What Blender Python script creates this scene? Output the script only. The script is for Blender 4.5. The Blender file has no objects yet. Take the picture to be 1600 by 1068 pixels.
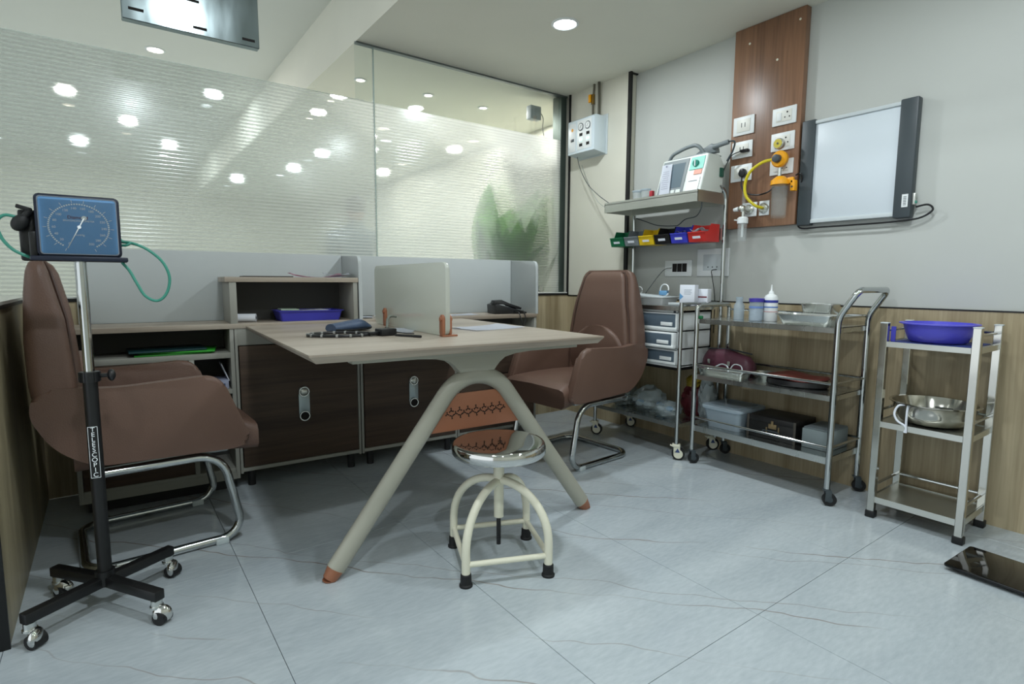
import bpy, bmesh, math, random
from math import sin, cos, pi, radians, sqrt, atan2
from mathutils import Vector, Matrix, Euler
SC = bpy.context.scene
COL = SC.collection
random.seed(7)
V = Vector

# ------------------------------------------------------------------ camera, world, lights, exposure
cam = bpy.data.objects.new('camera', bpy.data.cameras.new('camera'))
COL.objects.link(cam)
cam.data.sensor_width = 36.0
cam.data.lens = 866.3 * 36.0 / 1600.0
cam.data.clip_start = 0.05
_p, _t, _r = radians(6.25), radians(35.986), radians(.29)
_F = V((sin(_t)*cos(_p), cos(_t)*cos(_p), -sin(_p)))
_R0 = V((cos(_t), -sin(_t), 0)); _U0 = _R0.cross(_F)
_R = _R0*cos(_r) + _U0*sin(_r); _U = -_R0*sin(_r) + _U0*cos(_r)
cam.matrix_world = Matrix(((_R.x, _U.x, -_F.x, 0), (_R.y, _U.y, -_F.y, 0), (_R.z, _U.z, -_F.z, 1.0), (0, 0, 0, 1)))
SC.camera = cam
w = bpy.data.worlds.new('world'); SC.world = w; w.use_nodes = True
w.node_tree.nodes['Background'].inputs[0].default_value = (.84, .90, .93, 1)
w.node_tree.nodes['Background'].inputs[1].default_value = 1.45
SC.view_settings.view_transform = 'Standard'; SC.view_settings.look = 'None'
SC.view_settings.gamma = 1.0; SC.view_settings.use_curve_mapping = False
SC.view_settings.exposure = 0.0
SC.cycles.use_denoising = True
SC.cycles.max_bounces = 8; SC.cycles.transparent_max_bounces = 16
SC.cycles.sample_clamp_indirect = 4.0; SC.cycles.caustics_reflective = False; SC.cycles.caustics_refractive = False
COOL = (.89, .96, 1.0); WARM = (1.0, .97, .93)
CEIL, CEILH, XW, XC, YG = 2.37, 2.74, 2.93, 2.86, 3.21
# downlights: x, y, ceiling height, power, colour
ROOM_LIGHTS = [(2.064, 2.374, CEIL, 15, COOL), (2.0, .75, CEIL, 11, COOL), (.485, 1.19, CEILH, 18, COOL),
               (2.1, -.9, CEIL, 9, COOL), (.3, -.3, CEILH, 21, COOL)]
HALL_LIGHTS = [(1.49, 3.84, CEIL, 4, WARM), (2.01, 3.84, CEIL, 5, WARM), (2.5, 3.85, CEIL, 7, WARM), (3.0, 3.84, CEIL, 10, WARM),
               (1.47, 4.40, CEIL, 3, WARM), (1.47, 4.98, CEIL, 3, WARM), (2.3, 5.3, CEIL, 9, COOL),
               (.40, 5.2, CEILH, 8, WARM), (-.21, 7.3, CEILH, 10, WARM), (.91, 6.5, CEILH, 10, COOL),
               (1.95, 6.68, CEIL, 12, COOL), (1.92, 7.83, CEIL, 10, COOL), (-.18, 9.9, CEILH, 9, COOL), (-1.0, 9.5, CEILH, 9, COOL),
               (.29, 8.28, CEILH, 9, WARM), (.75, 9.4, CEILH, 9, COOL), (1.5, 9.2, CEIL, 9, COOL), (2.9, 6.2, CEIL, 9, WARM), (3.0, 4.8, CEIL, 14, WARM), (2.1, 4.9, CEIL, 7, WARM)]  # last three are added lamps, brightening the frosted film and hall wall
def lamp(x, y, z, power, colour, r=.055):
    l = bpy.data.lights.new('downlight_lamp', 'AREA'); l.shape = 'DISK'; l.size = r*2
    l.energy = power; l.color = colour
    o = bpy.data.objects.new('downlight_lamp', l); COL.objects.link(o); o.location = (x, y, z-.012)
    return o
for a in ROOM_LIGHTS: lamp(*a)
for a in HALL_LIGHTS: lamp(a[0], a[1], a[2], a[3]*1.3, a[4])

# ------------------------------------------------------------------ helpers
def c255(r, g, b):
    f = lambda v: (v/255/12.92) if v/255 <= .04045 else ((v/255+.055)/1.055)**2.4
    return (f(r), f(g), f(b), 1)
def mat(name, col, rough=.5, metal=0, spec=.5, var=0, scale=6, stretch=(1, 1, 1), bump=0, bscale=60, trans=0, alpha=1, emit=None, estr=0, coat=0, ior=1.45, rvar=0, sss=0):
    m = bpy.data.materials.new(name); m.use_nodes = True
    nt = m.node_tree; N = nt.nodes; L = nt.links; b = N['Principled BSDF']
    c = col if len(col) == 4 else c255(*col)
    b.inputs['Base Color'].default_value = c
    b.inputs['Roughness'].default_value = rough; b.inputs['Metallic'].default_value = metal
    b.inputs['Specular IOR Level'].default_value = spec; b.inputs['IOR'].default_value = ior
    b.inputs['Transmission Weight'].default_value = trans; b.inputs['Alpha'].default_value = alpha
    b.inputs['Coat Weight'].default_value = coat
    if emit: b.inputs['Emission Color'].default_value = emit if len(emit) == 4 else c255(*emit); b.inputs['Emission Strength'].default_value = estr
    tc = N.new('ShaderNodeTexCoord'); mp = N.new('ShaderNodeMapping'); mp.inputs['Scale'].default_value = stretch
    L.new(tc.outputs['Object'], mp.inputs[0])
    if var or rvar:
        n = N.new('ShaderNodeTexNoise'); n.inputs['Scale'].default_value = scale; n.inputs['Detail'].default_value = 5
        L.new(mp.outputs[0], n.inputs[0])
        if var:
            r = N.new('ShaderNodeValToRGB'); e = r.color_ramp.elements
            e[0].position = .3; e[1].position = .7
            e[0].color = tuple(v*(1-var) for v in c[:3])+(1,); e[1].color = tuple(min(1, v*(1+var)) for v in c[:3])+(1,)
            L.new(n.outputs[0], r.inputs[0]); L.new(r.outputs[0], b.inputs['Base Color'])
        if rvar:
            mr = N.new('ShaderNodeMapRange'); mr.inputs[3].default_value = max(0, rough-rvar); mr.inputs[4].default_value = rough+rvar
            L.new(n.outputs[0], mr.inputs[0]); L.new(mr.outputs[0], b.inputs['Roughness'])
    if bump:
        n2 = N.new('ShaderNodeTexNoise'); n2.inputs['Scale'].default_value = bscale; n2.inputs['Detail'].default_value = 3
        L.new(mp.outputs[0], n2.inputs[0]); bp = N.new('ShaderNodeBump'); bp.inputs['Strength'].default_value = bump; bp.inputs['Distance'].default_value = .004
        L.new(n2.outputs[0], bp.inputs['Height']); L.new(bp.outputs[0], b.inputs['Normal'])
    return m
def wood(name, c1, c2, axis, rough=.45, scale=9, spec=.4, world=False):
    # grain running along axis
    m = bpy.data.materials.new(name); m.use_nodes = True
    nt = m.node_tree; N = nt.nodes; L = nt.links; b = N['Principled BSDF']
    st = [1, 1, 1]; st['XYZ'.index(axis)] = .045
    tc = N.new('ShaderNodeTexCoord'); mp = N.new('ShaderNodeMapping'); mp.inputs['Scale'].default_value = st
    L.new(tc.outputs['Object'], mp.inputs[0])
    n = N.new('ShaderNodeTexNoise'); n.inputs['Scale'].default_value = scale; n.inputs['Detail'].default_value = 6; n.inputs['Distortion'].default_value = .4
    L.new(mp.outputs[0], n.inputs[0])
    n3 = N.new('ShaderNodeTexNoise'); n3.inputs['Scale'].default_value = scale*14; n3.inputs['Detail'].default_value = 2
    L.new(mp.outputs[0], n3.inputs[0])
    mx = N.new('ShaderNodeMath'); mx.operation = 'MULTIPLY_ADD'; mx.inputs[1].default_value = .35
    L.new(n3.outputs[0], mx.inputs[0]); L.new(n.outputs[0], mx.inputs[2])
    r = N.new('ShaderNodeValToRGB'); e = r.color_ramp.elements; e[0].position = .5; e[1].position = .82
    e[0].color = c255(*c1); e[1].color = c255(*c2)
    L.new(mx.outputs[0], r.inputs[0]); L.new(r.outputs[0], b.inputs['Base Color'])
    b.inputs['Roughness'].default_value = rough; b.inputs['Specular IOR Level'].default_value = spec
    return m
def thin_glass(name, tint=(.95, .97, .965, 1), spec=1.0):
    m = bpy.data.materials.new(name); m.use_nodes = True
    nt = m.node_tree; N = nt.nodes; L = nt.links; N.remove(N['Principled BSDF'])
    t = N.new('ShaderNodeBsdfTransparent'); t.inputs[0].default_value = tint
    g = N.new('ShaderNodeBsdfGlossy'); g.inputs['Roughness'].default_value = .02
    f = N.new('ShaderNodeFresnel'); f.inputs[0].default_value = 1.45
    x = N.new('ShaderNodeMixShader'); L.new(f.outputs[0], x.inputs[0]); L.new(t.outputs[0], x.inputs[1]); L.new(g.outputs[0], x.inputs[2])
    L.new(x.outputs[0], N['Material Output'].inputs[0])
    return m
def plastic_film(name, tint, opac=.35, rough=.2, milky=(230, 235, 235)):
    # thin clear plastic: partly see-through, partly milky, glossy
    m = bpy.data.materials.new(name); m.use_nodes = True
    nt = m.node_tree; N = nt.nodes; L = nt.links; b = N['Principled BSDF']
    b.inputs['Base Color'].default_value = c255(*milky); b.inputs['Roughness'].default_value = rough
    b.inputs['Specular IOR Level'].default_value = .8
    t = N.new('ShaderNodeBsdfTransparent'); t.inputs[0].default_value = tint
    x = N.new('ShaderNodeMixShader'); x.inputs[0].default_value = opac
    L.new(t.outputs[0], x.inputs[1]); L.new(b.outputs[0], x.inputs[2]); L.new(x.outputs[0], N['Material Output'].inputs[0])
    return m

class MB:
    def __init__(s): s.bm = bmesh.new()
    def box(s, c, size, rot=(0, 0, 0), bev=0, seg=2):
        M = Matrix.Translation(c) @ Euler(rot).to_matrix().to_4x4() @ Matrix.Diagonal((size[0], size[1], size[2], 1))
        g = bmesh.ops.create_cube(s.bm, size=1, matrix=M)
        if bev:
            bev = min(bev, min(size)*.49)
            es = list({e for v in g['verts'] for e in v.link_edges})
            bmesh.ops.bevel(s.bm, geom=es, offset=bev, segments=seg, affect='EDGES', profile=.5)
        return s
    def bx(s, x0, x1, y0, y1, z0, z1, bev=0, seg=2):
        return s.box(((x0+x1)/2, (y0+y1)/2, (z0+z1)/2), (abs(x1-x0), abs(y1-y0), abs(z1-z0)), bev=bev, seg=seg)
    def rings(s, rings, closed=False, cap=True):
        vs = [[s.bm.verts.new(p) for p in r] for r in rings]
        n = len(vs[0]); k = len(vs)
        for i in range(k if closed else k-1):
            a, b = vs[i], vs[(i+1) % k]
            for j in range(n):
                s.bm.faces.new((a[j], a[(j+1) % n], b[(j+1) % n], b[j]))
        if cap and not closed:
            s.bm.faces.new(list(reversed(vs[0]))); s.bm.faces.new(vs[-1])
        return s
    def cyl(s, p0, p1, r, r2=None, n=16):
        p0, p1 = V(p0), V(p1); d = (p1-p0).normalized(); r2 = r if r2 is None else r2
        a = d.orthogonal().normalized(); b = d.cross(a)
        R = [[p + (a*cos(2*pi*i/n) + b*sin(2*pi*i/n))*q for i in range(n)] for p, q in ((p0, r), (p1, r2))]
        return s.rings(R)
    def tube(s, pts, r, n=10, closed=False, r_end=None, flat=1.0):
        pts = [V(p) for p in pts]; k = len(pts); rings = []
        t0 = (pts[1]-pts[0]).normalized(); a = t0.orthogonal().normalized()
        if abs(t0.z) < .9: a = (V((0, 0, 1)) - t0*t0.z).normalized()
        for i, p in enumerate(pts):
            if closed: t = (pts[(i+1) % k]-pts[i-1]).normalized()
            elif i == 0: t = t0
            elif i == k-1: t = (pts[-1]-pts[-2]).normalized()
            else: t = ((pts[i+1]-p).normalized()+(p-pts[i-1]).normalized()).normalized()
            a = (a - t*a.dot(t)).normalized(); b = t.cross(a)
            q = r if r_end is None else r + (r_end-r)*i/(k-1)
            rings.append([p + (a*cos(2*pi*j/n)*flat + b*sin(2*pi*j/n))*q for j in range(n)])
        return s.rings(rings, closed=closed)
    def lathe(s, prof, c=(0, 0, 0), n=28, M=None):
        c = V(c); R = []
        for r, z in prof:
            ring = [V((max(r, 1e-4)*cos(2*pi*i/n), max(r, 1e-4)*sin(2*pi*i/n), z)) for i in range(n)]
            R.append([(M @ q if M else q) + c for q in ring])
        return s.rings(R)
    def prism(s, poly, plane, d0, d1, bev=0, seg=2):
        # polygon in 'xz' (extruded along y), 'yz' (along x) or 'xy' (along z)
        f = {'xz': lambda a, b, d: (a, d, b), 'yz': lambda a, b, d: (d, a, b), 'xy': lambda a, b, d: (a, b, d)}[plane]
        A = [s.bm.verts.new(f(a, b, d0)) for a, b in poly]; B = [s.bm.verts.new(f(a, b, d1)) for a, b in poly]
        n = len(poly); F1 = s.bm.faces.new(A); F2 = s.bm.faces.new(list(reversed(B)))
        for i in range(n): s.bm.faces.new((A[(i+1) % n], A[i], B[i], B[(i+1) % n]))
        if bev:
            es = list(F1.edges)+list(F2.edges)
            bmesh.ops.bevel(s.bm, geom=es, offset=bev, segments=seg, affect='EDGES', profile=.5)
        return s
    def ball(s, c, r, sc=(1, 1, 1), u=16, v=10, rot=(0, 0, 0)):
        M = Matrix.Translation(c) @ Euler(rot).to_matrix().to_4x4() @ Matrix.Diagonal((sc[0], sc[1], sc[2], 1))
        bmesh.ops.create_uvsphere(s.bm, u_segments=u, v_segments=v, radius=r, matrix=M); return s
    def sheet(s, nx, ny, f, thick=.0):
        # grid surface f(u,v)->point, optionally thickened
        g = [[s.bm.verts.new(f(i/nx, j/ny)) for j in range(ny+1)] for i in range(nx+1)]
        fs = [s.bm.faces.new((g[i][j], g[i+1][j], g[i+1][j+1], g[i][j+1])) for i in range(nx) for j in range(ny)]
        if thick: bmesh.ops.solidify(s.bm, geom=fs, thickness=thick)
        return s
    def done(s, name, m, parent=None, smooth=35, kind=None, sub=0, label=None, org=None):
        if org is not None: bmesh.ops.translate(s.bm, vec=-V(org), verts=s.bm.verts[:])
        bmesh.ops.recalc_face_normals(s.bm, faces=s.bm.faces[:])
        me = bpy.data.meshes.new(name); s.bm.to_mesh(me); s.bm.free()
        me.materials.append(m)
        if smooth:
            me.polygons.foreach_set('use_smooth', [True]*len(me.polygons))
            me.set_sharp_from_angle(angle=radians(smooth))
        o = bpy.data.objects.new(name, me); COL.objects.link(o)
        if parent: o.parent = parent
        if kind: o['kind'] = kind
        if label: o['label'] = label
        if sub:
            md = o.modifiers.new('sub', 'SUBSURF'); md.levels = sub; md.render_levels = sub
        return o
def thing(name, label, cat, loc=(0, 0, 0), rz=0, group=None, rot=None):
    o = bpy.data.objects.new(name, None); COL.objects.link(o); o.empty_display_size = .05
    o.location = loc; o.rotation_euler = rot if rot else (0, 0, rz)
    o['label'] = label; o['category'] = cat
    if group: o['group'] = group
    return o
def tag(o, label, cat, group=None, loc=None, rz=None):
    o['label'] = label; o['category'] = cat
    if group: o['group'] = group
    if loc is not None: o.location = loc
    if rz is not None: o.rotation_euler = (0, 0, rz)
    return o
def dup(root, loc=None, rz=None, label=None, group=None):
    r = root.copy(); COL.objects.link(r)
    if loc is not None: r.location = loc
    if rz is not None: r.rotation_euler = (0, 0, rz)
    if label: r['label'] = label
    if group: r['group'] = group
    for ch in [o for o in bpy.data.objects if o.parent == root]:
        c = ch.copy(); COL.objects.link(c); c.parent = r
        for g in [o for o in bpy.data.objects if o.parent == ch]:
            d = g.copy(); COL.objects.link(d); d.parent = c
    return r
def fillet(pts, r, n=5, closed=False):
    pts = [V(p) for p in pts]; k = len(pts); out = []
    for i, p in enumerate(pts):
        if not closed and i in (0, k-1): out.append(p); continue
        a, b = pts[i-1], pts[(i+1) % k]
        da, db = (a-p), (b-p); q = min(r, da.length*(.49 if closed or i > 1 else .95), db.length*(.49 if closed or i < k-2 else .95))
        da.normalize(); db.normalize(); A = p + da*q; B = p + db*q
        h = da.angle(db)/2
        if h > 1.5: out.append(p); continue
        R = q*math.tan(h); cen = p + (da+db).normalized()*(q/cos(h)); va, vb = A-cen, B-cen; tot = va.angle(vb)
        for j in range(n+1):
            t = j/n; out.append(cen + (va*sin((1-t)*tot) + vb*sin(t*tot))/sin(tot))
    return out
def curve(pts, n=6):
    # Catmull-Rom through the points
    P = [V(p) for p in pts]; P = [P[0]*2-P[1]] + P + [P[-1]*2-P[-2]]; out = []
    for i in range(1, len(P)-2):
        for j in range(n):
            t = j/n; a, b, c, d = P[i-1], P[i], P[i+1], P[i+2]
            out.append(.5*((2*b) + (c-a)*t + (2*a-5*b+4*c-d)*t*t + (3*b-a-3*c+d)*t**3))
    out.append(P[-2]); return out
def rr(w, h, r, n=5, cx=0, cy=0):
    # rounded rectangle outline
    out = []
    for sx, sy, a0 in ((1, 1, 0), (-1, 1, 90), (-1, -1, 180), (1, -1, 270)):
        for j in range(n+1):
            a = radians(a0+90*j/n); out.append((cx+sx*(w/2-r)+r*cos(a), cy+sy*(h/2-r)+r*sin(a)))
    return out
def text(s, size, m, parent, name='lettering', loc=(0, 0, 0), rot=(0, 0, 0), depth=.0004, align='CENTER', space=1):
    cu = bpy.data.curves.new(name, 'FONT'); cu.body = s; cu.size = size; cu.extrude = depth
    cu.align_x = align; cu.align_y = 'CENTER'; cu.space_line = space
    t = bpy.data.objects.new(name+'_src', cu); COL.objects.link(t)
    bpy.context.view_layer.update()
    me = bpy.data.meshes.new_from_object(t.evaluated_get(bpy.context.evaluated_depsgraph_get()))
    bpy.data.objects.remove(t); me.materials.clear(); me.materials.append(m)
    o = bpy.data.objects.new(name, me); COL.objects.link(o); o.location = loc; o.rotation_euler = rot
    if parent: o.parent = parent
    return o
def cable(name, pts, r, m, label, cat='cable', n=6, parent=None, smooth_n=6):
    b = MB(); b.tube(curve(pts, smooth_n), r, n=n); o = b.done(name, m, parent)
    if not parent: tag(o, label, cat)
    return o

# ------------------------------------------------------------------ materials
M_wall = mat('white_laminate', (187, 190, 185), .5, var=.02, scale=2, spec=.4)
M_wallcream = mat('cream_paint', (212, 210, 196), .5, var=.02, scale=2)
M_ceil = mat('ceiling_paint', (226, 225, 212), .8, var=.015, scale=3)
M_ceilh = mat('high_ceiling_paint', (216, 217, 210), .8, var=.01, scale=3)
M_ply = wood('pale_plywood', (142, 127, 98), (182, 168, 138), 'Z', .45, 7)
M_plyd = wood('olive_plywood', (112, 102, 80), (156, 146, 118), 'Z', .4, 6)
M_panel = wood('brown_wood_panel', (96, 68, 50), (144, 106, 80), 'Z', .36, 6, spec=.6)
M_black = mat('black_trim', (14, 15, 16), .4)
M_desk = wood('greige_desk_laminate', (142, 130, 116), (176, 166, 152), 'X', .4, 6)
M_dark = wood('dark_walnut_laminate', (58, 46, 38), (86, 70, 58), 'X', .5, 5, spec=.3)
M_carc = mat('warm_grey_carcass', (152, 152, 144), .5, spec=.3)
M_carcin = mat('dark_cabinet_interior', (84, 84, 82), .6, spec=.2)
M_screen = mat('pale_grey_panel', (178, 184, 184), .45, var=.01, scale=3)
M_mdesk = mat('beige_metal_paint', (164, 163, 150), .4, spec=.4)
M_copper = mat('copper_paint', (150, 98, 72), .4, spec=.5)
M_slot = mat('cutout_dark', (22, 18, 16), .8)
M_leather = mat('brown_leather', (99, 76, 65), .42, spec=.45, var=.05, scale=5, bump=.25, bscale=260)
M_leatherd = mat('brown_leather_seam', (70, 50, 42), .5)
M_chrome = mat('chrome', (186, 190, 190), .1, metal=1)
M_steel = mat('stainless_steel', (214, 217, 214), .26, metal=1, rvar=.08, scale=14, stretch=(1, 1, .2))
M_steelb = mat('brushed_steel', (208, 210, 204), .34, metal=1, rvar=.1, scale=30, stretch=(.1, 1, 1))
M_mirror = mat('polished_steel', (205, 206, 204), .05, metal=1)
M_cream = mat('cream_enamel', (222, 220, 200), .35, spec=.5)
M_rubber = mat('black_rubber', (22, 23, 24), .6)
M_blk = mat('black_powder_coat', (20, 21, 22), .42)
M_blkpl = mat('black_plastic', (24, 25, 27), .35)
M_white = mat('white_plastic', (226, 230, 230), .4)
M_whiteg = mat('grey_white_plastic', (196, 204, 206), .45)
M_green = mat('green_rubber_hose', (62, 140, 122), .45)
M_blueface = mat('blue_dial_face', (104, 160, 216), .5)
M_print = mat('white_print', (242, 247, 250), .5)
M_redprint = mat('dark_red_print', (110, 24, 44), .5)
M_navy = mat('navy_casing', (22, 30, 48), .4)
M_blue = mat('violet_blue_plastic', (66, 66, 178), .35, spec=.5)
M_bluet = mat('blue_basin_plastic', (88, 86, 205), .3, trans=.0, spec=.5)
M_paper = mat('white_paper', (226, 230, 238), .7)
M_paperp = mat('pink_paper', (214, 170, 186), .7)
M_red = mat('red_plastic', (190, 52, 48), .4)
M_gfold = mat('green_folder', (40, 128, 40), .45)
M_lamp = mat('lamp_diffuser', (255, 255, 255), .5, emit=(235, 248, 255), estr=14)
M_lampw = mat('warm_lamp_diffuser', (255, 255, 255), .5, emit=(255, 240, 215), estr=14)
M_glass = thin_glass('clear_glass')
M_led = mat('lit_display', (180, 255, 220), .5, emit=(150, 255, 220), estr=2.0)
M_yel = mat('yellow_hose', (206, 190, 30), .4)
M_amber = mat('amber_yellow_plastic', (232, 160, 22), .4)
M_clear = plastic_film('clear_plastic', (.95, .96, .96, 1), .13, .12)
M_clear2 = plastic_film('cloudy_plastic', (.85, .90, .93, 1), .5, .3, (190, 205, 215))
M_charc = mat('charcoal_frame', (62, 70, 74), .45)

def floor_material():
    m = bpy.data.materials.new('veined_porcelain'); m.use_nodes = True
    nt = m.node_tree; N = nt.nodes; L = nt.links; b = N['Principled BSDF']
    g = N.new('ShaderNodeNewGeometry')
    mp = N.new('ShaderNodeMapping'); mp.inputs['Rotation'].default_value = (0, 0, radians(38)); mp.inputs['Scale'].default_value = (.42, 1.5, 1)
    L.new(g.outputs['Position'], mp.inputs[0])
    def noise(s, d, dist=0, src=None):
        n = N.new('ShaderNodeTexNoise'); n.inputs['Scale'].default_value = s; n.inputs['Detail'].default_value = d; n.inputs['Distortion'].default_value = dist
        L.new((src or mp).outputs[0], n.inputs[0]); return n
    def mth(op, a, b2=None):
        q = N.new('ShaderNodeMath'); q.operation = op
        for k, v_ in enumerate((a, b2)):
            if v_ is None: continue
            if isinstance(v_, (int, float)): q.inputs[k].default_value = v_
            else: L.new(v_, q.inputs[k])
        return q.outputs[0]
    mv = N.new('ShaderNodeMapping'); mv.inputs['Rotation'].default_value = (0, 0, radians(47)); L.new(g.outputs['Position'], mv.inputs[0])
    sx = N.new('ShaderNodeSeparateXYZ'); L.new(mv.outputs[0], sx.inputs[0])
    def veins(freq, amp, w, off):
        ns = N.new('ShaderNodeTexNoise'); ns.inputs['Scale'].default_value = 2.0; ns.inputs['Detail'].default_value = 3.5; ns.inputs['Roughness'].default_value = .55
        mo = N.new('ShaderNodeMapping'); mo.inputs['Location'].default_value = (off, off*2, 0); L.new(mv.outputs[0], mo.inputs[0]); L.new(mo.outputs[0], ns.inputs[0])
        yy = mth('ADD', mth('MULTIPLY', sx.outputs['Y'], freq), mth('MULTIPLY', ns.outputs[0], amp))
        fr = mth('ABSOLUTE', mth('SUBTRACT', mth('FRACT', mth('ADD', yy, off)), .5))
        mr = N.new('ShaderNodeMapRange'); mr.inputs[1].default_value = w*.25; mr.inputs[2].default_value = w; mr.inputs[3].default_value = 1; mr.inputs[4].default_value = 0
        L.new(fr, mr.inputs[0])
        gt = N.new('ShaderNodeTexNoise'); gt.inputs['Scale'].default_value = 1.5; gt.inputs['Detail'].default_value = 2
        mg = N.new('ShaderNodeMapping'); mg.inputs['Location'].default_value = (off*3+4, off, 0); mg.inputs['Scale'].default_value = (.8, 1.6, 1); L.new(mv.outputs[0], mg.inputs[0]); L.new(mg.outputs[0], gt.inputs[0])
        gr = N.new('ShaderNodeMapRange'); gr.inputs[1].default_value = .38; gr.inputs[2].default_value = .56; L.new(gt.outputs[0], gr.inputs[0])
        return mth('MULTIPLY', mr.outputs[0], gr.outputs[0])
    vv = mth('MAXIMUM', veins(2.3, .42, .0085, .38), mth('MULTIPLY', veins(3.1, .5, .008, .77), .6))
    sc = N.new('ShaderNodeMath'); sc.operation = 'MULTIPLY'; sc.inputs[1].default_value = .8; L.new(vv, sc.inputs[0])
    base = noise(2.2, 8, .3); fine = noise(60, 3)
    addn = N.new('ShaderNodeMath'); addn.operation = 'MULTIPLY_ADD'; addn.inputs[1].default_value = .4; L.new(fine.outputs[0], addn.inputs[0]); L.new(base.outputs[0], addn.inputs[2])
    r = N.new('ShaderNodeValToRGB'); e = r.color_ramp.elements; e[0].position = .5; e[1].position = .9
    e[0].color = c255(164, 174, 180); e[1].color = c255(191, 200, 204)
    L.new(addn.outputs[0], r.inputs[0])
    mix = N.new('ShaderNodeMixRGB'); mix.inputs[2].default_value = c255(128, 112, 98)
    L.new(sc.outputs[0], mix.inputs[0]); L.new(r.outputs[0], mix.inputs[1]); L.new(mix.outputs[0], b.inputs['Base Color'])
    rr_ = N.new('ShaderNodeMapRange'); rr_.inputs[3].default_value = .06; rr_.inputs[4].default_value = .26
    L.new(noise(5, 5).outputs[0], rr_.inputs[0]); L.new(rr_.outputs[0], b.inputs['Roughness'])
    b.inputs['Specular IOR Level'].default_value = .5
    return m
M_floor = floor_material()

def film_material():
    # striped frosted window film: matt lines with clearer gaps
    m = bpy.data.materials.new('striped_frosted_film'); m.use_nodes = True
    nt = m.node_tree; N = nt.nodes; L = nt.links; N.remove(N['Principled BSDF'])
    tc = N.new('ShaderNodeTexCoord'); sx = N.new('ShaderNodeSeparateXYZ'); L.new(tc.outputs['Object'], sx.inputs[0])
    def math(op, a, b=None):
        q = N.new('ShaderNodeMath'); q.operation = op
        for k, v_ in enumerate((a, b)):
            if v_ is None: continue
            if isinstance(v_, (int, float)): q.inputs[k].default_value = v_
            else: L.new(v_, q.inputs[k])
        return q.outputs[0]
    ph = math('FRACT', math('MULTIPLY', sx.outputs['Z'], 1/.0185))
    tri = math('ABSOLUTE', math('SUBTRACT', ph, .5))          # 0..0.5
    mr = N.new('ShaderNodeMapRange'); mr.inputs[1].default_value = .16; mr.inputs[2].default_value = .30; L.new(tri, mr.inputs[0])
    line = mr.outputs[0]                                       # 0 gap, 1 matt line
    gap_open = N.new('ShaderNodeMapRange'); gap_open.inputs[1].default_value = .2; gap_open.inputs[2].default_value = 2.7
    gap_open.inputs[3].default_value = .14; gap_open.inputs[4].default_value = .07; L.new(sx.outputs['X'], gap_open.inputs[0])
    clearness = math('ADD', math('MULTIPLY', math('SUBTRACT', 1, line), gap_open.outputs[0]), .03)
    tr = N.new('ShaderNodeBsdfTransparent'); tr.inputs[0].default_value = (.96, .975, .97, 1)
    tl = N.new('ShaderNodeBsdfTranslucent'); tl.inputs[0].default_value = c255(240, 242, 238)
    df = N.new('ShaderNodeBsdfDiffuse'); df.inputs[0].default_value = c255(210, 214, 211)
    rf = N.new('ShaderNodeBsdfRefraction'); rf.inputs['IOR'].default_value = 1.15; rf.inputs['Roughness'].default_value = .20; rf.inputs[0].default_value = (.96, .975, .97, 1)
    gl = N.new('ShaderNodeBsdfGlossy'); gl.inputs['Roughness'].default_value = .16; gl.inputs[0].default_value = (.9, .95, .95, 1)
    bp = N.new('ShaderNodeBump'); bp.inputs['Strength'].default_value = .25; bp.inputs['Distance'].default_value = .002; L.new(line, bp.inputs['Height']); L.new(bp.outputs[0], gl.inputs['Normal'])
    def mix(f, a, b):
        x = N.new('ShaderNodeMixShader')
        if isinstance(f, (int, float)): x.inputs[0].default_value = f
        else: L.new(f, x.inputs[0])
        L.new(a, x.inputs[1]); L.new(b, x.inputs[2]); return x.outputs[0]
    body = mix(.12, tl.outputs[0], df.outputs[0])
    amp = N.new('ShaderNodeMapRange'); amp.inputs[1].default_value = .8; amp.inputs[2].default_value = 2.5
    amp.inputs[3].default_value = .34; amp.inputs[4].default_value = .08; L.new(sx.outputs['X'], amp.inputs[0])
    body = mix(math('ADD', .20, math('MULTIPLY', math('SUBTRACT', 1, line), amp.outputs[0])), body, rf.outputs[0])
    a = mix(clearness, body, tr.outputs[0])
    a = mix(.06, a, gl.outputs[0])
    L.new(a, N['Material Output'].inputs[0])
    return m
M_film = film_material()

# ------------------------------------------------------------------ the setting
def struct(b, name, m, parent=None, **k):
    o = b.done(name, m, parent, smooth=0, **k)
    o['kind'] = 'structure'; return o
floor = struct(MB().bx(-2.5, 3.05, -1.7, YG-.0, -.08, -.006), 'floor', mat('grout', (118, 128, 134), .8))
XL = [.32+.608*i for i in range(-4, 6)]; YL = [.839+1.216*j for j in range(-2, 3)]
tile_mesh = {}
for i in range(len(XL)-1):
    for j in range(len(YL)-1):
        x0, x1, y0, y1 = XL[i], min(XL[i+1], XW+.02), YL[j], min(YL[j+1], YG+.0)
        if x0 > XW or y0 > YG: continue
        key = (round(x1-x0, 3), round(y1-y0, 3))
        if key not in tile_mesh:
            o = MB().bx(.0008, x1-x0-.0008, .0008, y1-y0-.0008, -.012, 0, bev=.0006, seg=1).done('floor_tile', M_floor, floor, smooth=0)
            tile_mesh[key] = o.data
        else:
            o = bpy.data.objects.new('floor_tile', tile_mesh[key]); COL.objects.link(o); o.parent = floor
        o.location = (x0, y0, 0)
struct(MB().bx(-5, 5, YG+.1, 12.5, -.08, 0), 'floor_hall', mat('hall_floor_tile', (176, 184, 184), .25, var=.03, scale=3))
struct(MB().bx(1.24, 4.5, -1.7, 11.5, CEIL, CEILH+.15), 'ceiling', M_ceil)
struct(MB().bx(-2.5, 1.24, -1.7, 11.5, CEILH, CEILH+.15), 'ceiling_high', M_ceilh)
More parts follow.
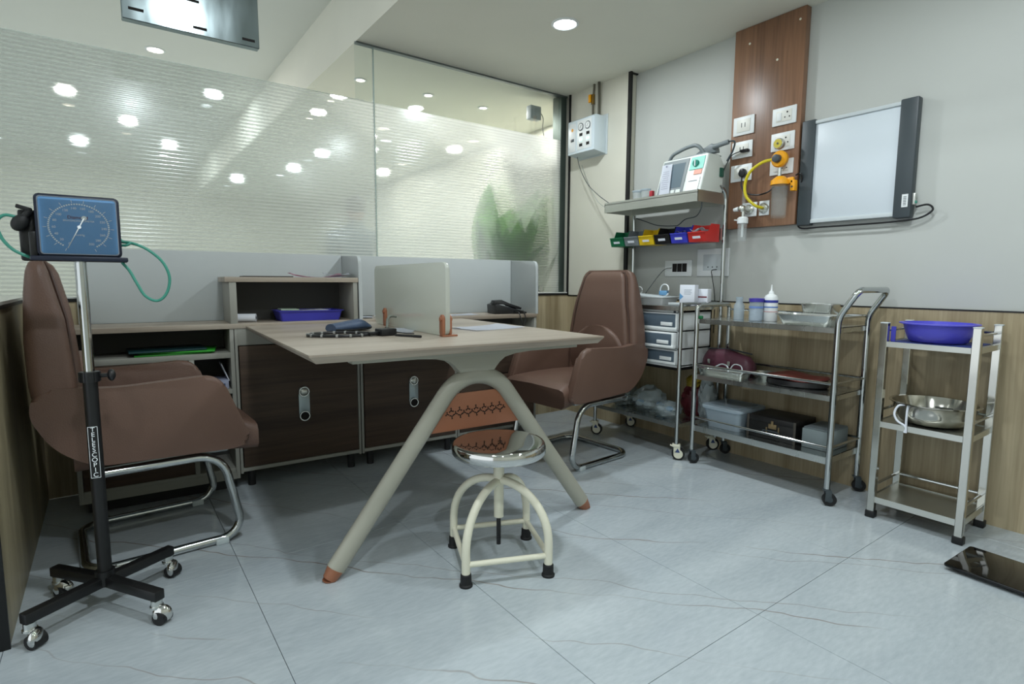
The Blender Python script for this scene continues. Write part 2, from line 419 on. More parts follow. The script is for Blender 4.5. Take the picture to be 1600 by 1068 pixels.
# right wall: recessed upper part, column, wainscot
wr = struct(MB().bx(XW, XW+.12, -1.7, YG+.1, 0, CEIL), 'wall_right', M_wall)
struct(MB().bx(XC, XW, 2.64, YG, .90, CEIL), 'wall_right_column', M_wallcream)
struct(MB().bx(XC, XW, 2.64, YG, 0, .89), 'wall_right_column_wainscot', M_ply)
x = -2.5
wn = struct(MB().bx(XW-.012, XW, -1.7, 2.64, 0, .885), 'wall_right_wainscot', M_ply)
struct(MB().bx(XW-.014, XW, -1.7, 2.64, .885, .891), 'trim_1', M_black)
struct(MB().bx(XC-.003, XW, 2.64, YG, .89, .895), 'trim_2', M_black)
struct(MB().bx(XC-.006, XC+.012, 2.618, 2.642, .89, CEIL), 'trim_3', M_black)
struct(MB().bx(XC, XW, 2.626, 2.64, CEIL-.008, CEIL), 'trim_4', M_black)
# back low wall under the glass, its black trim
struct(MB().bx(-.33, XC, YG, YG+.12, 0, .897), 'wall_back', M_ply)
struct(MB().bx(-.33, XC, YG-.006, YG+.124, .897, .912), 'trim_5', M_black)
struct(MB().bx(-.33, XC, YG-.002, YG+.12, .912, .919), 'trim_6', mat('white_stone', (205, 208, 204), .3))
# left counter wall
lw = struct(MB().bx(-.42, -.275, 1.945, YG+.12, 0, .907), 'wall_left', M_plyd)
struct(MB().bx(-.43, -.272, 1.935, 1.945, 0, .907), 'trim_7', M_black)
struct(MB().bx(-1.0, -.268, 1.93, YG+.12, .907, .919), 'trim_8', M_black)
struct(MB().bx(-1.0, -.270, 1.932, YG+.12, .919, .929), 'countertop_left', mat('white_stone_top', (208, 208, 198), .25))
# glass partition
win = bpy.data.objects.new('window_1', None); COL.objects.link(win); win['kind'] = 'structure'
Y0 = YG+.05
SEAM = 1.345
for x0, x1, z1 in ((-5, SEAM-.004, CEILH), (SEAM+.004, XC-.03, CEIL)):
    MB().bx(x0, x1, Y0, Y0+.010, .919, z1 if x0 > 0 else 2.05).done('pane', M_glass, win, smooth=0)
MB().bx(1.235, SEAM-.004, Y0, Y0+.010, 2.055, CEIL).done('pane', M_glass, win, smooth=0)
fo = MB().sheet(1, 1, lambda u, v: (-5+(SEAM+4.996)*u, Y0-.003, .921+1.127*v)).done('frosted_film', M_film, win, smooth=0)
fo = MB().sheet(1, 1, lambda u, v: (SEAM+.004+(XC-.034-SEAM)*u, Y0-.003, .921+1.127*v)).done('frosted_film', M_film, win, smooth=0)
M_alu = mat('aluminium_channel', (120, 128, 128), .4, metal=.8)
MB().bx(1.24, XC, Y0-.012, Y0+.02, CEIL-.010, CEIL+.0).done('head_channel', M_alu, win)
MB().bx(SEAM-.0035, SEAM+.0035, Y0-.001, Y0+.011, .919, CEIL-.01).done('silicone_joint', mat('silicone', (150, 168, 162), .4), win)
f = MB(); f.cyl((2.61, Y0-.03, .945), (2.61, Y0+.02, .945), .020, n=20); f.done('glass_fitting', M_steel, win)
g = MB().bx(XC-.055, XC-.003, Y0-.005, Y0+.09, .919, CEIL).done('steel_post', mat('dull_grey_steel', (94, 106, 100), .35, metal=.6, var=.25, scale=9, stretch=(1, 1, .15)), win)
MB().bx(XC-.012, XC+.004, YG-.006, YG+.006, .9, CEIL).done('black_edge', M_black, win)
# header beam of the high part
struct(MB().bx(-5, 1.24, YG+.02, YG+.10, 2.655, CEILH), 'trim_9', mat('blue_grey_channel', (96, 108, 112), .5))
# other walls of the room and of the hall
struct(MB().bx(-2.5, 3.05, -1.82, -1.7, 0, CEILH), 'wall_front', M_wallcream)
struct(MB().bx(-5, 3.25, 11.5, 11.6, 0, CEILH), 'wall_hall_back', M_wallcream)
struct(MB().bx(3.25, 3.35, YG+.16, 11.5, 0, CEIL), 'wall_hall_right', M_wallcream)
struct(MB().bx(XC, 3.35, YG+.06, YG+.16, 0, CEIL), 'wall_hall_return', M_wallcream)

# ------------------------------------------------------------------ downlights
def downlight(x, y, z, m, label, group=None, r=.058):
    t = thing('ceiling_downlight', label, 'light', (x, y, z), group=group)
    b = MB(); b.lathe([(r+.012, 0), (r+.012, -.004), (r, -.007), (r-.004, -.002), (r-.004, .0)], n=28); b.done('trim_ring', M_white, t)
    b = MB(); b.lathe([(0.001, -.001), (r-.004, -.001), (r-.004, -.004), (.001, -.005)], n=28); b.done('diffuser', m, t)
    return t
labs = ['round cool white downlight in the lowered ceiling above the brown chair']
downlight(2.064, 2.374, CEIL, M_lamp, labs[0], r=.062)
for a, lab in zip(ROOM_LIGHTS[1:], ('round ceiling downlight over the floor before the dressing trolley', 'round downlight in the high ceiling before the steel plate',
        'round ceiling downlight farthest back by the white wall', 'round downlight in the high ceiling behind the viewer')):
    downlight(a[0], a[1], a[2], M_lamp, lab, 'room ceiling downlights')
HL = {0: 'small hall downlight seen through clear glass just beside the pane joint', 1: 'second small hall downlight from the pane joint, above the frosted film',
      2: 'small hall downlight in the middle of the clear upper pane', 3: 'small hall downlight nearest the steel post, behind clear glass',
      7: 'warm round downlight in the high ceiling beneath the hanging steel plate'}
def _px(a):
    d = V((a[0], a[1], a[2]-1.0)); return d.dot(_R)/d.dot(_F)
_ord = ['first', 'second', 'third', 'fourth', 'fifth', 'sixth', 'seventh', 'eighth', 'ninth', 'tenth', 'eleventh', 'twelfth', 'thirteenth', 'fourteenth', 'fifteenth', 'sixteenth']
for k, i in enumerate(sorted([i for i in range(len(HALL_LIGHTS)) if i not in HL], key=lambda i: _px(HALL_LIGHTS[i]))):
    HL[i] = 'blurred hall downlight of a partly added set, '+_ord[k]+' counted from the left through the frosted film'
for i, a in enumerate(HALL_LIGHTS):
    downlight(a[0], a[1], a[2], M_lampw if a[4] == WARM else M_lamp, HL[i], 'hall downlights beyond the glass', r=.03 if i < 6 else .055)

# hanging steel plate
t = thing('steel_sign_plate', 'brushed steel plate with dark slots hanging below the high ceiling', 'plate', (.3625, 2.8, 2.03), 0)
pb = MB().bx(-.2545, .2545, -.006, .034, .002, .60, bev=.003, seg=1).done('plate', mat('brushed_zinc_steel', (134, 146, 148), .15, metal=.95, rvar=.12, scale=12, stretch=(1, 1, .25)), t)
for px, pz in ((-.215, .035), (-.04, .10), (.215, .035), (-.02, .025)):
    pass
for px, pz in ((-.205, .045), (.02, .03), (-.005, .135), (.21, .03), (-.2, .5), (.21, .5)):
    MB().box((px, -.0065, pz), (.052, .002, .011), bev=.0008, seg=1).done('slot', M_slot, t)
for px in (-.2, .2):
    MB().cyl((px, .014, .60), (px, .014, CEILH-2.03), .004, n=8).done('suspension_rod', M_steel, t)

# ------------------------------------------------------------------ workstation (a frame of its own, turned 2.7 degrees)
WA = radians(-2.72); WO = V((.467, 2.86, 0))
def WP(u, v, z=0): return (WO.x+u*cos(WA)-v*sin(WA), WO.y+u*sin(WA)+v*cos(WA), z)
def wthing(name, label, cat, u, v, z=0, group=None, rz=0): return thing(name, label, cat, WP(u, v, z), WA+rz, group)
# open shelf unit on the left
t = wthing('shelf_unit', 'low grey open shelf unit with green folders left of the drawers', 'shelf', -.62, 0)
D = .275
MB().bx(0, .018, 0, D, .05, .772, bev=.001).done('side_panel', M_carc, t)
MB().bx(.600, .617, 0, D, .05, .772, bev=.001).done('side_panel', M_carc, t)
MB().bx(.018, .600, .0, D, .085, .103, bev=.001).done('bottom_panel', M_carc, t)
MB().bx(.018, .600, 0, D, .636, .660, bev=.001).done('shelf', M_carc, t)
MB().bx(.450, .600, 0, D, .466, .486, bev=.001).done('shelf', M_carc, t)
MB().bx(.430, .450, 0, D, .103, .636, bev=.001).done('divider', M_carc, t)
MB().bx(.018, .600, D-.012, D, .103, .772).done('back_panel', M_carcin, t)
MB().bx(.020, .428, -.004, .012, .106, .634, bev=.0015).done('door', M_dark, t)
MB().bx(.03, .60, .03, D-.02, .0, .05).done('plinth', M_black, t)
MB().bx(.018, .600, 0, .01, .05, .085).done('rail', M_carc, t)
# cabinets with a door and a two-ring handle
def cabinet(u0, wdt, label, hx, door_mat=M_dark):
    t = wthing('door_cabinet', label, 'cabinet', u0, 0, group='dark door cabinets below the desk')
    MB().bx(0, .012, 0, D, .07, .772, bev=.001).done('side_panel', M_carc, t)
    MB().bx(wdt-.012, wdt, 0, D, .07, .772, bev=.001).done('side_panel', M_carc, t)
    MB().bx(.012, wdt-.012, -.002, D, .078, .096, bev=.001).done('bottom_panel', M_carc, t)
    MB().bx(.012, wdt-.012, .0, .02, .692, .772, bev=.001).done('top_rail', M_carc, t)
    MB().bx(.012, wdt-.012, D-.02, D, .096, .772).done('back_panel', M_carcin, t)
    d = MB().bx(.016, wdt-.016, -.006, .012, .1, .688, bev=.0015).done('door', door_mat, t)
    h = MB(); h.prism([(hx+p, .382+q) for p, q in rr(.052, .178, .0259, 8)], 'xz', -.0115, -.006, bev=.0015)
    h.done('handle', mat('satin_metal', (160, 172, 176), .3, metal=.7), t)
    for zz, filled in ((.444, True), (.320, False)):
        RM = Matrix.Rotation(radians(90), 3, 'X')
        r_ = MB(); r_.lathe([(.019, .0), (.026, .0), (.027, .003), (.025, .007), (.021, .007), (.019, .002), (.019, 0)], (hx, -.0115, zz), M=RM, n=26)
        r_.done('handle_ring', M_steel, t)
        if filled:
            k = MB(); k.lathe([(.001, 0), (.018, 0), (.0175, .006), (.012, .010), (.001, .011)], (hx, -.0115, zz), M=RM, n=24); k.done('lock_button', M_steelb, t)
        else:
            k = MB(); k.lathe([(.001, -.0), (.0188, 0), (.0188, .0012), (.001, .0012)], (hx, -.0115, zz), M=RM, n=24); k.done('finger_hole', M_slot, t)
    for px in (.05, wdt-.05):
        MB().cyl((px, .03, 0), (px, .03, .078), .018, n=12).done('foot', M_rubber, t)
    return t
cabinet(.0, .590, 'dark wood door cabinet beside the open shelf unit, with open ring handle', .301)
cabinet(.596, .574, 'dark wood door cabinet next along, with plain lock plate behind the desk leg', .296)
t = wthing('drawer_cabinet', 'grey open cabinet with dark drawers behind the brown visitor chair', 'cabinet', 1.175, 0)
W3 = .57
MB().bx(0, .012, 0, D, .07, .772, bev=.001).done('side_panel', M_carc, t)
MB().bx(W3-.018, W3, 0, D, .0, .772, bev=.001).done('side_panel', M_carc, t)
MB().bx(.012, W3-.018, 0, D, .078, .096).done('bottom_panel', M_carc, t)
MB().bx(.012, W3-.018, 0, D, .60, .618).done('shelf', M_carc, t)
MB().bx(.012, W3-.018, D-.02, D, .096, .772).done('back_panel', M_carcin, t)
for z0, z1 in ((.1, .262), (.268, .43), (.436, .596)):
    d = MB().bx(.014, W3-.02, -.006, .012, z0, z1, bev=.0015).done('drawer', M_dark, t)
    MB().box((W3/2, -.012, z1-.03), (.12, .01, .012), bev=.003).done('drawer_handle', M_steelb, d)
# worktops (left part, under the hutch, right part)
tp = MB().bx(-.625, 1.745, -.004, .285, .772, .795, bev=.0015).done('worktop', M_desk)
tag(tp, 'long narrow greige worktop running along the frosted glass over the cabinets', 'worktop', loc=WP(0, 0, 0), rz=WA)
# hutch
t = wthing('desk_hutch', 'low open grey hutch with blue tray inside standing on the worktop', 'shelf', 0, 0, .795)
MB().bx(-.012, .018, .002, D, 0, .195, bev=.001).done('side_panel', M_carc, t)
MB().bx(.568, .590, .002, D, 0, .195, bev=.001).done('side_panel', M_carc, t)
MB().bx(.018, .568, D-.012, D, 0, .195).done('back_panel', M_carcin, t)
MB().bx(-.030, .594, -.002, D+.004, .195, .219, bev=.0015).done('top_panel', M_desk, t)
# privacy screens
def panel(name, label, pts, loc, rz, th=.018, plane='xz'):
    o = MB().prism(pts, plane, -th/2, th/2, bev=.002).done(name, M_screen)
    return tag(o, label, 'panel', loc=loc, rz=rz)
panel('privacy_screen', 'pale grey privacy panel behind the hutch and the green hose loop', [(-.598, 0), (.595, 0), (.595, .345), (-.598, .345)], WP(0, .298, .795), WA)
panel('privacy_screen', 'pale grey privacy panel behind the desk telephone', [(.615, 0), (1.735, 0), (1.735, .345), (.615, .345)], WP(0, .298, .795), WA)
def sidepoly(): return [(0, 0), (.315, 0), (.315, .345), (.04, .333)] + [(.04-.035*sin(a), .293+.040*cos(a)) for a in [radians(x) for x in (0, 20, 40, 60, 75, 90)]]
panel('privacy_screen', 'narrow rounded side panel between the hutch and the telephone worktop', sidepoly(), WP(.605, -.005, .795), WA, .018, 'yz')
panel('privacy_screen', 'narrow rounded end panel beside the desk telephone', sidepoly(), WP(1.745, -.005, .795), WA, .018, 'yz')

# ------------------------------------------------------------------ desk
t = wthing('desk', 'greige wooden desk on beige splayed hoop leg with copper modesty panel', 'desk', 0, 0)
U0, U1, V0, V1, ZT = .05, 1.195, -1.228, -.008, .783
b = MB()
top = [(U0, V0), (U1, V0), (U1, V1), (U0, V1)]; ins = .022
vs1 = [b.bm.verts.new((x, y, ZT)) for x, y in top]; vs1b = [b.bm.verts.new((x, y, ZT-.006)) for x, y in top]
vs2 = [b.bm.verts.new((x, y, ZT-.028)) for x, y in [(U0+ins, V0+.012), (U1-ins, V0+.012), (U1-ins, V1), (U0+ins, V1)]]
b.bm.faces.new(vs1); b.bm.faces.new(vs2)
for A, B in ((vs1, vs1b), (vs1b, vs2)):
    for i in range(4): b.bm.faces.new((A[i], A[(i+1) % 4], B[(i+1) % 4], B[i]))
b.done('tabletop', M_desk, t, smooth=0)
VL = -1.073; UC = .687
b = MB(); b.bx(.215, 1.165, VL-.025, VL+.025, .727, .754, bev=.003); b.bx(.215, .25, VL, -.05, .732, .754); b.bx(1.12, 1.155, VL, -.05, .732, .754)
b.done('beam', M_mdesk, t)
yoke = [(UC-.25, .7275), (UC-.17, .725), (UC-.12, .714), (UC-.095, .696), (UC-.075, .665), (UC+.075, .665), (UC+.095, .696), (UC+.12, .714), (UC+.17, .725), (UC+.25, .7275)]
MB().prism(yoke, 'xz', VL-.022, VL+.022, bev=.003).done('yoke', M_mdesk, t)
path = fillet([(.148, VL, .035), (.694, VL, .758), (1.226, VL, .035)], .221, 16)
MB().tube(path, .0265, n=14, flat=1.25).done('hoop_leg', M_mdesk, t)
for (x0, s_) in ((.148, -1), (1.226, 1)):
    dx = .0205*s_
    b = MB(); b.cyl((x0, VL, .036), (x0+dx, VL, .006), .030, .024, n=18); b.cyl((x0+dx, VL, .006), (x0+dx, VL, 0), .024, .02, n=18)
    b.done('foot_cap', M_copper, t)
MB().prism([(.585, .585), (.800, .585), (.892, .447), (.490, .447)], 'xz', VL-.004, VL+.004, bev=.001).done('modesty_panel', M_copper, t)
def triskel(b, cx, cz, r, flip):
    for k in range(3):
        a = radians(90+120*k+(180 if flip else 0))
        d = V((cos(a), 0, sin(a))); q = V((-sin(a), 0, cos(a)))
        p = V((cx, VL-.0048, cz))
        b.box(p+d*r*.5, (r, .0012, .0030), rot=(0, -a, 0))
        b.box(p+d*r*.72+q*r*.16, (r*.42, .0012, .0024), rot=(0, -(a+radians(70)), 0))
b = MB()
for i in range(7):
    cx = .584+.0350*i
    triskel(b, cx, .5240, .0110, 0); triskel(b, cx+.003, .5020, .0105, 1)
    triskel(b, cx-.0165, .5120, .0085, 0)
triskel(b, .584+.035*7-.0165, .512, .0085, 0)
b.done('cutout_pattern', M_slot, t, kind='stuff', smooth=0)
# divider screen
US = .640
scr = MB(); scr.prism([(p, q) for p, q in rr(.80, .286, .028, 6, -.545, .929)], 'yz', US-.009, US+.009, bev=.003)
scr.done('divider_screen', plastic_film('frosted_acrylic', (.90, .94, .91, 1), .62, .3, (206, 208, 198)), t)
for vv in (-.925, -.300):
    b = MB(); b.prism([(vv+p, q) for p, q in rr(.030, .086, .0145, 6, 0, .826)], 'yz', US-.020, US-.0095, bev=.002)
    b.prism([(vv+p, q) for p, q in rr(.030, .086, .0145, 6, 0, .826)], 'yz', US+.0095, US+.020, bev=.002)
    b.bx(US-.02, US+.045, vv-.015, vv+.015, .7832, .790, bev=.001)
    b.cyl((US+.019, vv, .851), (US+.025, vv, .851), .009, n=14); b.cyl((US-.025, vv, .851), (US-.019, vv, .851), .009, n=14)
    b.done('screen_bracket', M_copper, t)

# ------------------------------------------------------------------ chairs
def make_chair(label):
    t = thing('visitor_chair', label, 'chair')
    # wrap-around shell side panels: profile in x (forward), z
    side = fillet([(.03, 0, .385), (.46, 0, .368), (.520, 0, .388), (.418, 0, .655), (.10, 0, .640), (.0, 0, .652), (-.10, 0, .658), (-.125, 0, .58), (-.07, 0, .46)], .055, 6, closed=True)
    for s_ in (-1, 1):
        b = MB(); b.prism([(p.x, p.z) for p in side], 'xz', s_*.224, s_*.266, bev=.017, seg=3); b.done('armrest', M_leather, t, smooth=50)
    def lerp(tab, z):
        for (z0, v0), (z1, v1) in zip(tab, tab[1:]):
            if z <= z1:
                q = (z-z0)/(z1-z0); q = max(0, min(1, q)); return v0+(v1-v0)*q
        return tab[-1][1]
    def slab(name, m, z0, z1, XB, XF, HW, rc, bow=.0, n=30, smooth=60):
        # upright upholstered slab; outline tables give back x, front x and half width by height
        b = MB(); rings = []
        for k in range(n+1):
            z = z0+(z1-z0)*(.5-.5*cos(pi*k/n))
            xb, xf, hw = lerp(XB, z), lerp(XF, z), lerp(HW, z); c = min(rc, (xf-xb)*.48)
            ring = []
            for (sx, sy, a0) in ((1, 1, 0), (-1, 1, 90), (-1, -1, 180), (1, -1, 270)):
                for j in range(5):
                    a = radians(a0+90*j/4); ring.append(((xf if sx > 0 else xb)-sx*c+c*cos(a), sy*(hw-c)+c*sin(a), z))
            rings.append([(x+bow*(y/hw)**2, y, z) for x, y, z in ring])
        b.rings(rings); return b.done(name, m, t, smooth=smooth)
    slab('back_shell', M_leather, .40, 1.068, [(.40, .02), (.47, -.055), (.55, -.105), (.65, -.125), (.80, -.128), (.95, -.120), (1.03, -.110), (1.055, -.10), (1.068, -.08)],
         [(.40, .03), (.60, .0), (.87, -.022), (1.03, -.055), (1.068, -.068)], [(.40, .23), (.50, .262), (.66, .264), (.80, .246), (.95, .216), (1.02, .198), (1.05, .182), (1.068, .146)], .03, bow=.012)
    slab('back_cushion', M_leather, .44, 1.058, [(.44, -.03), (1.058, -.09)], [(.44, .03), (.62, .012), (.80, .0), (.90, -.008), (1.02, -.032), (1.045, -.045), (1.058, -.062)],
         [(.44, .220), (.62, .222), (.80, .198), (.95, .166), (1.02, .151), (1.045, .136), (1.058, .112)], .025, bow=.018)
    pts = []
    for k in range(0, 19):
        z = .50+(1.052-.50)*k/18
        pts.append((lerp([(.50, .008), (.87, -.010), (1.03, -.042), (1.06, -.055)], z), lerp([(.50, .230), (.62, .232), (.80, .208), (.95, .176), (1.02, .160), (1.052, .135)], z), z))
    pts += [(p[0], -p[1], p[2]) for p in reversed(pts)]
    MB().tube(pts, .006, n=6).done('piping', M_leatherd, t)
    arc = [(-.205, .46)] + [(-.205*cos(a), .575+.17*sin(a)) for a in [pi*i/16 for i in range(17)]] + [(.205, .46)]
    MB().prism(arc, 'yz', -.03, .040, bev=.022, seg=3).done('lumbar_cushion', M_leather, t, smooth=60)
    # seat cushion
    b = MB(); rings = []
    for k in range(15):
        x = -.02+.565*k/14; q = k/14
        zt = .468+.010*sin(q*pi)-(0 if q < .85 else .020*((q-.85)/.15)**2); zb = .365-(.0 if q < .6 else .008*((q-.6)/.4)); hw = .232+(.018 if q > .85 else 0)*((q-.85)/.15)
        zbb = zb - (0 if q < .8 else .008)
        ring = [(x, -hw, zbb+.02), (x, -hw, zt-.03), (x, -hw+.012, zt-.008), (x, -hw+.04, zt), (x, 0, zt+.006), (x, hw-.04, zt), (x, hw-.012, zt-.008), (x, hw, zt-.03), (x, hw, zbb+.02), (x, hw-.02, zbb), (x, -hw+.02, zbb)]
        rings.append(ring)
    b.rings(rings); b.done('seat', M_leather, t, smooth=60)
    # under-seat plate and chrome cantilever frame
    MB().bx(.02, .44, -.225, .225, .352, .368, bev=.004).done('seat_plate', mat('silver_underframe', (150, 156, 158), .35, metal=.7), t)
    y = .235
    fr = [(.06, -y, .355), (.385, -y, .345), (.475, -y, .10), (.44, -y, .016), (-.01, -y, .016), (-.01, y, .016), (.44, y, .016), (.475, y, .10), (.385, y, .345), (.06, y, .355)]
    fr = [(.05, -y, .350), (.415, -y, .348), (.482, -y, .016), (-.01, -y, .016), (-.01, y, .016), (.482, y, .016), (.415, y, .348), (.05, y, .350)]
    MB().tube(fillet(fr, .085, 8), .0155, n=14).done('cantilever_frame', M_chrome, t)
    for s_ in (-1, 1):
        MB().box((.40, s_*y, .012), (.045, .04, .024), bev=.004).done('floor_glide', mat('clear_glide', (190, 200, 202), .4), t)
    return t
ch = make_chair('brown leather armchair in side view beside the pressure gauge stand')
ch.location = (-.118, 2.50, 0); ch.rotation_euler = (0, 0, radians(3.4))
dup(ch, (2.365, 2.365, 0), radians(184), 'brown leather armchair facing out beside the drawer trolley, behind the desk corner')

# ------------------------------------------------------------------ stool
sc_ = V((1.083, 1.567, 0))
t = thing('revolving_stool', 'revolving stool with polished steel seat on cream tube legs', 'stool', sc_, radians(-22))
R45 = .152
b = MB(); b.lathe([(.001, .438), (.10, .4395), (.150, .441), (.158, .440), (.163, .434), (.1655, .424), (.1655, .405), (.161, .399), (.156, .403), (.150, .412), (.001, .414)], n=48); b.done('seat', M_mirror, t, smooth=50)
MB().cyl((0, 0, .31), (0, 0, .412), .019, n=18).done('seat_post', M_cream, t)
MB().cyl((0, 0, .165), (0, 0, .315), .0175, n=18).done('sleeve', M_cream, t)
MB().cyl((0, 0, .062), (0, 0, .167), .008, n=12).done('threaded_spindle', M_blkpl, t)
S_ = .142
for k, (a, c) in enumerate((((-S_, -S_), (S_, S_)), ((-S_, S_), (S_, -S_)))):
    h = .006*k
    pts = fillet([(a[0], a[1], .035), (a[0], a[1], .296+h), (c[0], c[1], .296+h), (c[0], c[1], .035)], .185, 12)
    MB().tube(pts, .0145, n=12).done('hoop_leg', M_cream, t)
for k in range(4):
    a = radians(90*k); q = Matrix.Rotation(a, 3, 'Z')
    MB().cyl(q @ V((-S_, -S_, .072)), q @ V((S_, -S_, .072)), .010, n=12).done('stretcher', M_cream, t)
    p = q @ V((S_, S_, 0))
    b = MB(); b.lathe([(.001, 0), (.0225, 0), (.0225, .006), (.019, .010), (.018, .040), (.015, .043), (.001, .043)], p, n=18); b.done('rubber_foot', M_rubber, t)

# ------------------------------------------------------------------ pressure gauge stand
PS = V((-.059, 2.033, 0))
t = thing('blood_pressure_monitor', 'blue dial blood pressure monitor on black telescopic castor stand', 'monitor', PS, 0)
arms = [(-.182, -.121), (.128, -.199), (-.132, .163), (.181, .106)]
for (x, y) in arms:
    a = atan2(y, x); l = sqrt(x*x+y*y)
    MB().box((x/2, y/2, .085), (l, .030, .030), rot=(0, 0, a), bev=.003).done('base_arm', M_blk, t)
    b = MB(); cx, cy = x*.93, y*.93
    b.cyl((cx, cy, .070), (cx, cy, .052), .015, n=14); b.cyl((cx, cy, .052), (cx, cy, .046), .018, n=14)
    ca = b.done('castor_stem', M_steel, t)
    b = MB(); off = V((.012, -.012, 0)).xy
    b.ball((cx+off[0], cy+off[1], .028), .0275, (1, .62, 1), rot=(0, 0, a+.6)); b.done('castor_hood', M_mirror, ca)
    b = MB(); b.cyl((cx+off[0]-.013, cy+off[1]-.012, .020), (cx+off[0]+.013, cy+off[1]+.012, .020), .020, n=18); b.done('castor_wheel', M_rubber, ca)
MB().cyl((0, 0, .072), (0, 0, .118), .026, n=18).done('hub', M_blk, t)
MB().cyl((0, 0, .10), (0, 0, .705), .0185, n=20).done('outer_tube', M_blk, t)
b = MB(); b.cyl((0, 0, .70), (0, 0, .730), .025, n=20)
for i in range(12):
    a = 2*pi*i/12; b.box((.025*cos(a), .025*sin(a), .715), (.004, .004, .028), rot=(0, 0, a))
b.done('collar', M_blkpl, t)
b = MB(); b.cyl((.02, 0, .716), (.045, -.005, .716), .006, n=10); b.ball((.052, -.006, .716), .018, (.6, 1, 1)); b.done('clamp_knob', M_blkpl, t)
MB().cyl((0, 0, .70), (0, 0, 1.052), .0135, n=20).done('inner_tube', M_chrome, t)
M_lab = mat('black_sticker', (14, 14, 15), .5)
st = MB(); st.prism([(p, q) for p, q in rr(.026, .158, .002, 2, 0, .475)], 'xz', -.0200, -.0188); st_o = st.done('label_sticker', M_lab, t)
st_o.rotation_euler = (0, 0, radians(-8)); st_o.location = (0, 0, .016)
for k_, ch_ in enumerate('TELESCOPIC'):
    text(ch_, .0185, M_print, st_o, 'letter', (0, -.0203, .5435-.0152*k_), (radians(90), 0, 0), depth=.0002)
b = MB(); 
for z in (.398, .552): b.bx(-.0115, .0115, -.0204, -.0200, z-.0006, z+.0006)
for x in (-.0115, .0115): b.bx(x-.0005, x+.0005, -.0204, -.0200, .398, .552)
b.done('sticker_border', M_print, st_o)
# dial head
zc = 1.147; xc = .004
hd = MB(); hd.prism([(xc+p, zc+q) for p, q in rr(.190, .170, .012, 5)], 'xz', -.03, .035, bev=.004); hd.done('casing', M_navy, t)
MB().prism([(xc+p, zc+q) for p, q in rr(.172, .153, .007, 5)], 'xz', -.0325, -.029, bev=.001).done('dial_face', M_blueface, t)
b = MB(); o1 = rr(.177, .158, .008, 5); o2 = rr(.172, .153, .007, 5); n_ = len(o1)
for i in range(n_):
    j = (i+1) % n_
    q = [b.bm.verts.new((xc+p[0], y, zc+p[1])) for p, y in ((o1[i], -.0345), (o1[j], -.0345), (o2[j], -.0335), (o2[i], -.0335))]; b.bm.faces.new(q)
b.done('bezel_line', mat('grey_bezel', (150, 160, 176), .4), t)
fx, fz = xc+.0, zc-.002
b = MB(); n_ = 60
for i in range(n_):
    a0 = radians(-58+ (360-64)*i/n_); a1 = radians(-58+(360-64)*(i+.62)/n_)
    r0, r1 = .0635, .0675
    q = [b.bm.verts.new((fx+r*1.03*cos(a), -.0334, fz+r*sin(a)*.96)) for r, a in ((r0, a0), (r1, a0), (r1, a1), (r0, a1))]; b.bm.faces.new(q)
for i in range(16):
    a = radians(244-308*i/15.)
    c_ = V((fx+.0735*1.03*cos(a), -.0334, fz+.0735*sin(a)*.96)); b.box(c_, (.008, .0006, .0013), rot=(0, -a, 0))
b.done('scale_ring', M_print, t, kind='stuff')
for i in range(16):
    a = radians(244-308*i/15.)
    text(str(i*20), .0088, M_print, t, 'scale_number', (fx+.0535*1.05*cos(a), -.0334, fz+.0535*sin(a)*.97), (radians(90), 0, 0), depth=.0002)
text('Diamond', .0125, M_redprint, t, 'brand_lettering', (fx-.002, -.0334, fz+.026), (radians(90), 0, 0), depth=.0002)
text('SPHYGMOMANOMETER', .0066, M_print, t, 'lettering', (fx, -.0334, fz+.0165), (radians(90), 0, 0), depth=.0002)
text('mmHg', .008, M_print, t, 'lettering', (fx, -.0334, fz-.022), (radians(90), 0, 0), depth=.0002)
a = radians(244); dv = V((cos(a), 0, sin(a)))
b = MB(); c0 = V((fx, -.0350, fz)); b.cyl(c0-dv*.028, c0+dv*.066, .0020, .0009, n=8); b.cyl((c0-dv*.028)+V((0, -.001, 0)), (c0-dv*.028)+V((0, .001, 0)), .0062, n=16); b.cyl(c0+V((0, -.002, 0)), c0+V((0, .002, 0)), .0045, n=14); b.done('needle', M_print, t)
MB().sheet(1, 1, lambda u, v: (xc-.087+.174*u, -.0362, zc-.0775+.155*v)).done('glass_cover', M_glass, t)
MB().bx(xc-.110, xc+.108, -.055, .05, 1.050, 1.0625, bev=.003).done('tray_plate', M_navy, t)
b = MB(); b.bx(xc-.112, xc-.094, -.02, .05, 1.05, 1.13, bev=.004); b.bx(xc-.135, xc-.094, .02, .05, 1.05, 1.19, bev=.006); b.done('cuff_basket', M_blkpl, t)
b = MB(); b.ball((xc-.128, .0, 1.152), .020, (.95, .95, 1.25), rot=(0, .6, 0)); b.cyl((xc-.118, 0, 1.168), (xc-.105, -.002, 1.186), .009, n=12); b.box((xc-.118, .0, 1.192), (.034, .02, .010), rot=(0, .3, 0), bev=.002); b.done('inflation_bulb', M_rubber, t)
hose1 = [(.095, .02, 1.112), (.130, .0, 1.106), (.165, -.01, 1.088), (.200, -.015, 1.052), (.215, -.015, 1.005), (.205, -.012, .958), (.180, -.01, .935), (.150, -.005, .950), (.130, 0, .990), (.115, .01, 1.025), (.098, .015, 1.050)]
MB().tube(curve(hose1, 8), .0042, n=10).done('coiled_hose', M_green, t)
hose2 = [(-.125, .0, 1.165), (-.155, -.0, 1.170), (-.172, 0, 1.148), (-.165, 0, 1.110), (-.145, 0, 1.080), (-.118, 0, 1.063), (-.105, .01, 1.058)]
MB().tube(curve(hose2, 8), .0042, n=10).done('coiled_hose', M_green, t)
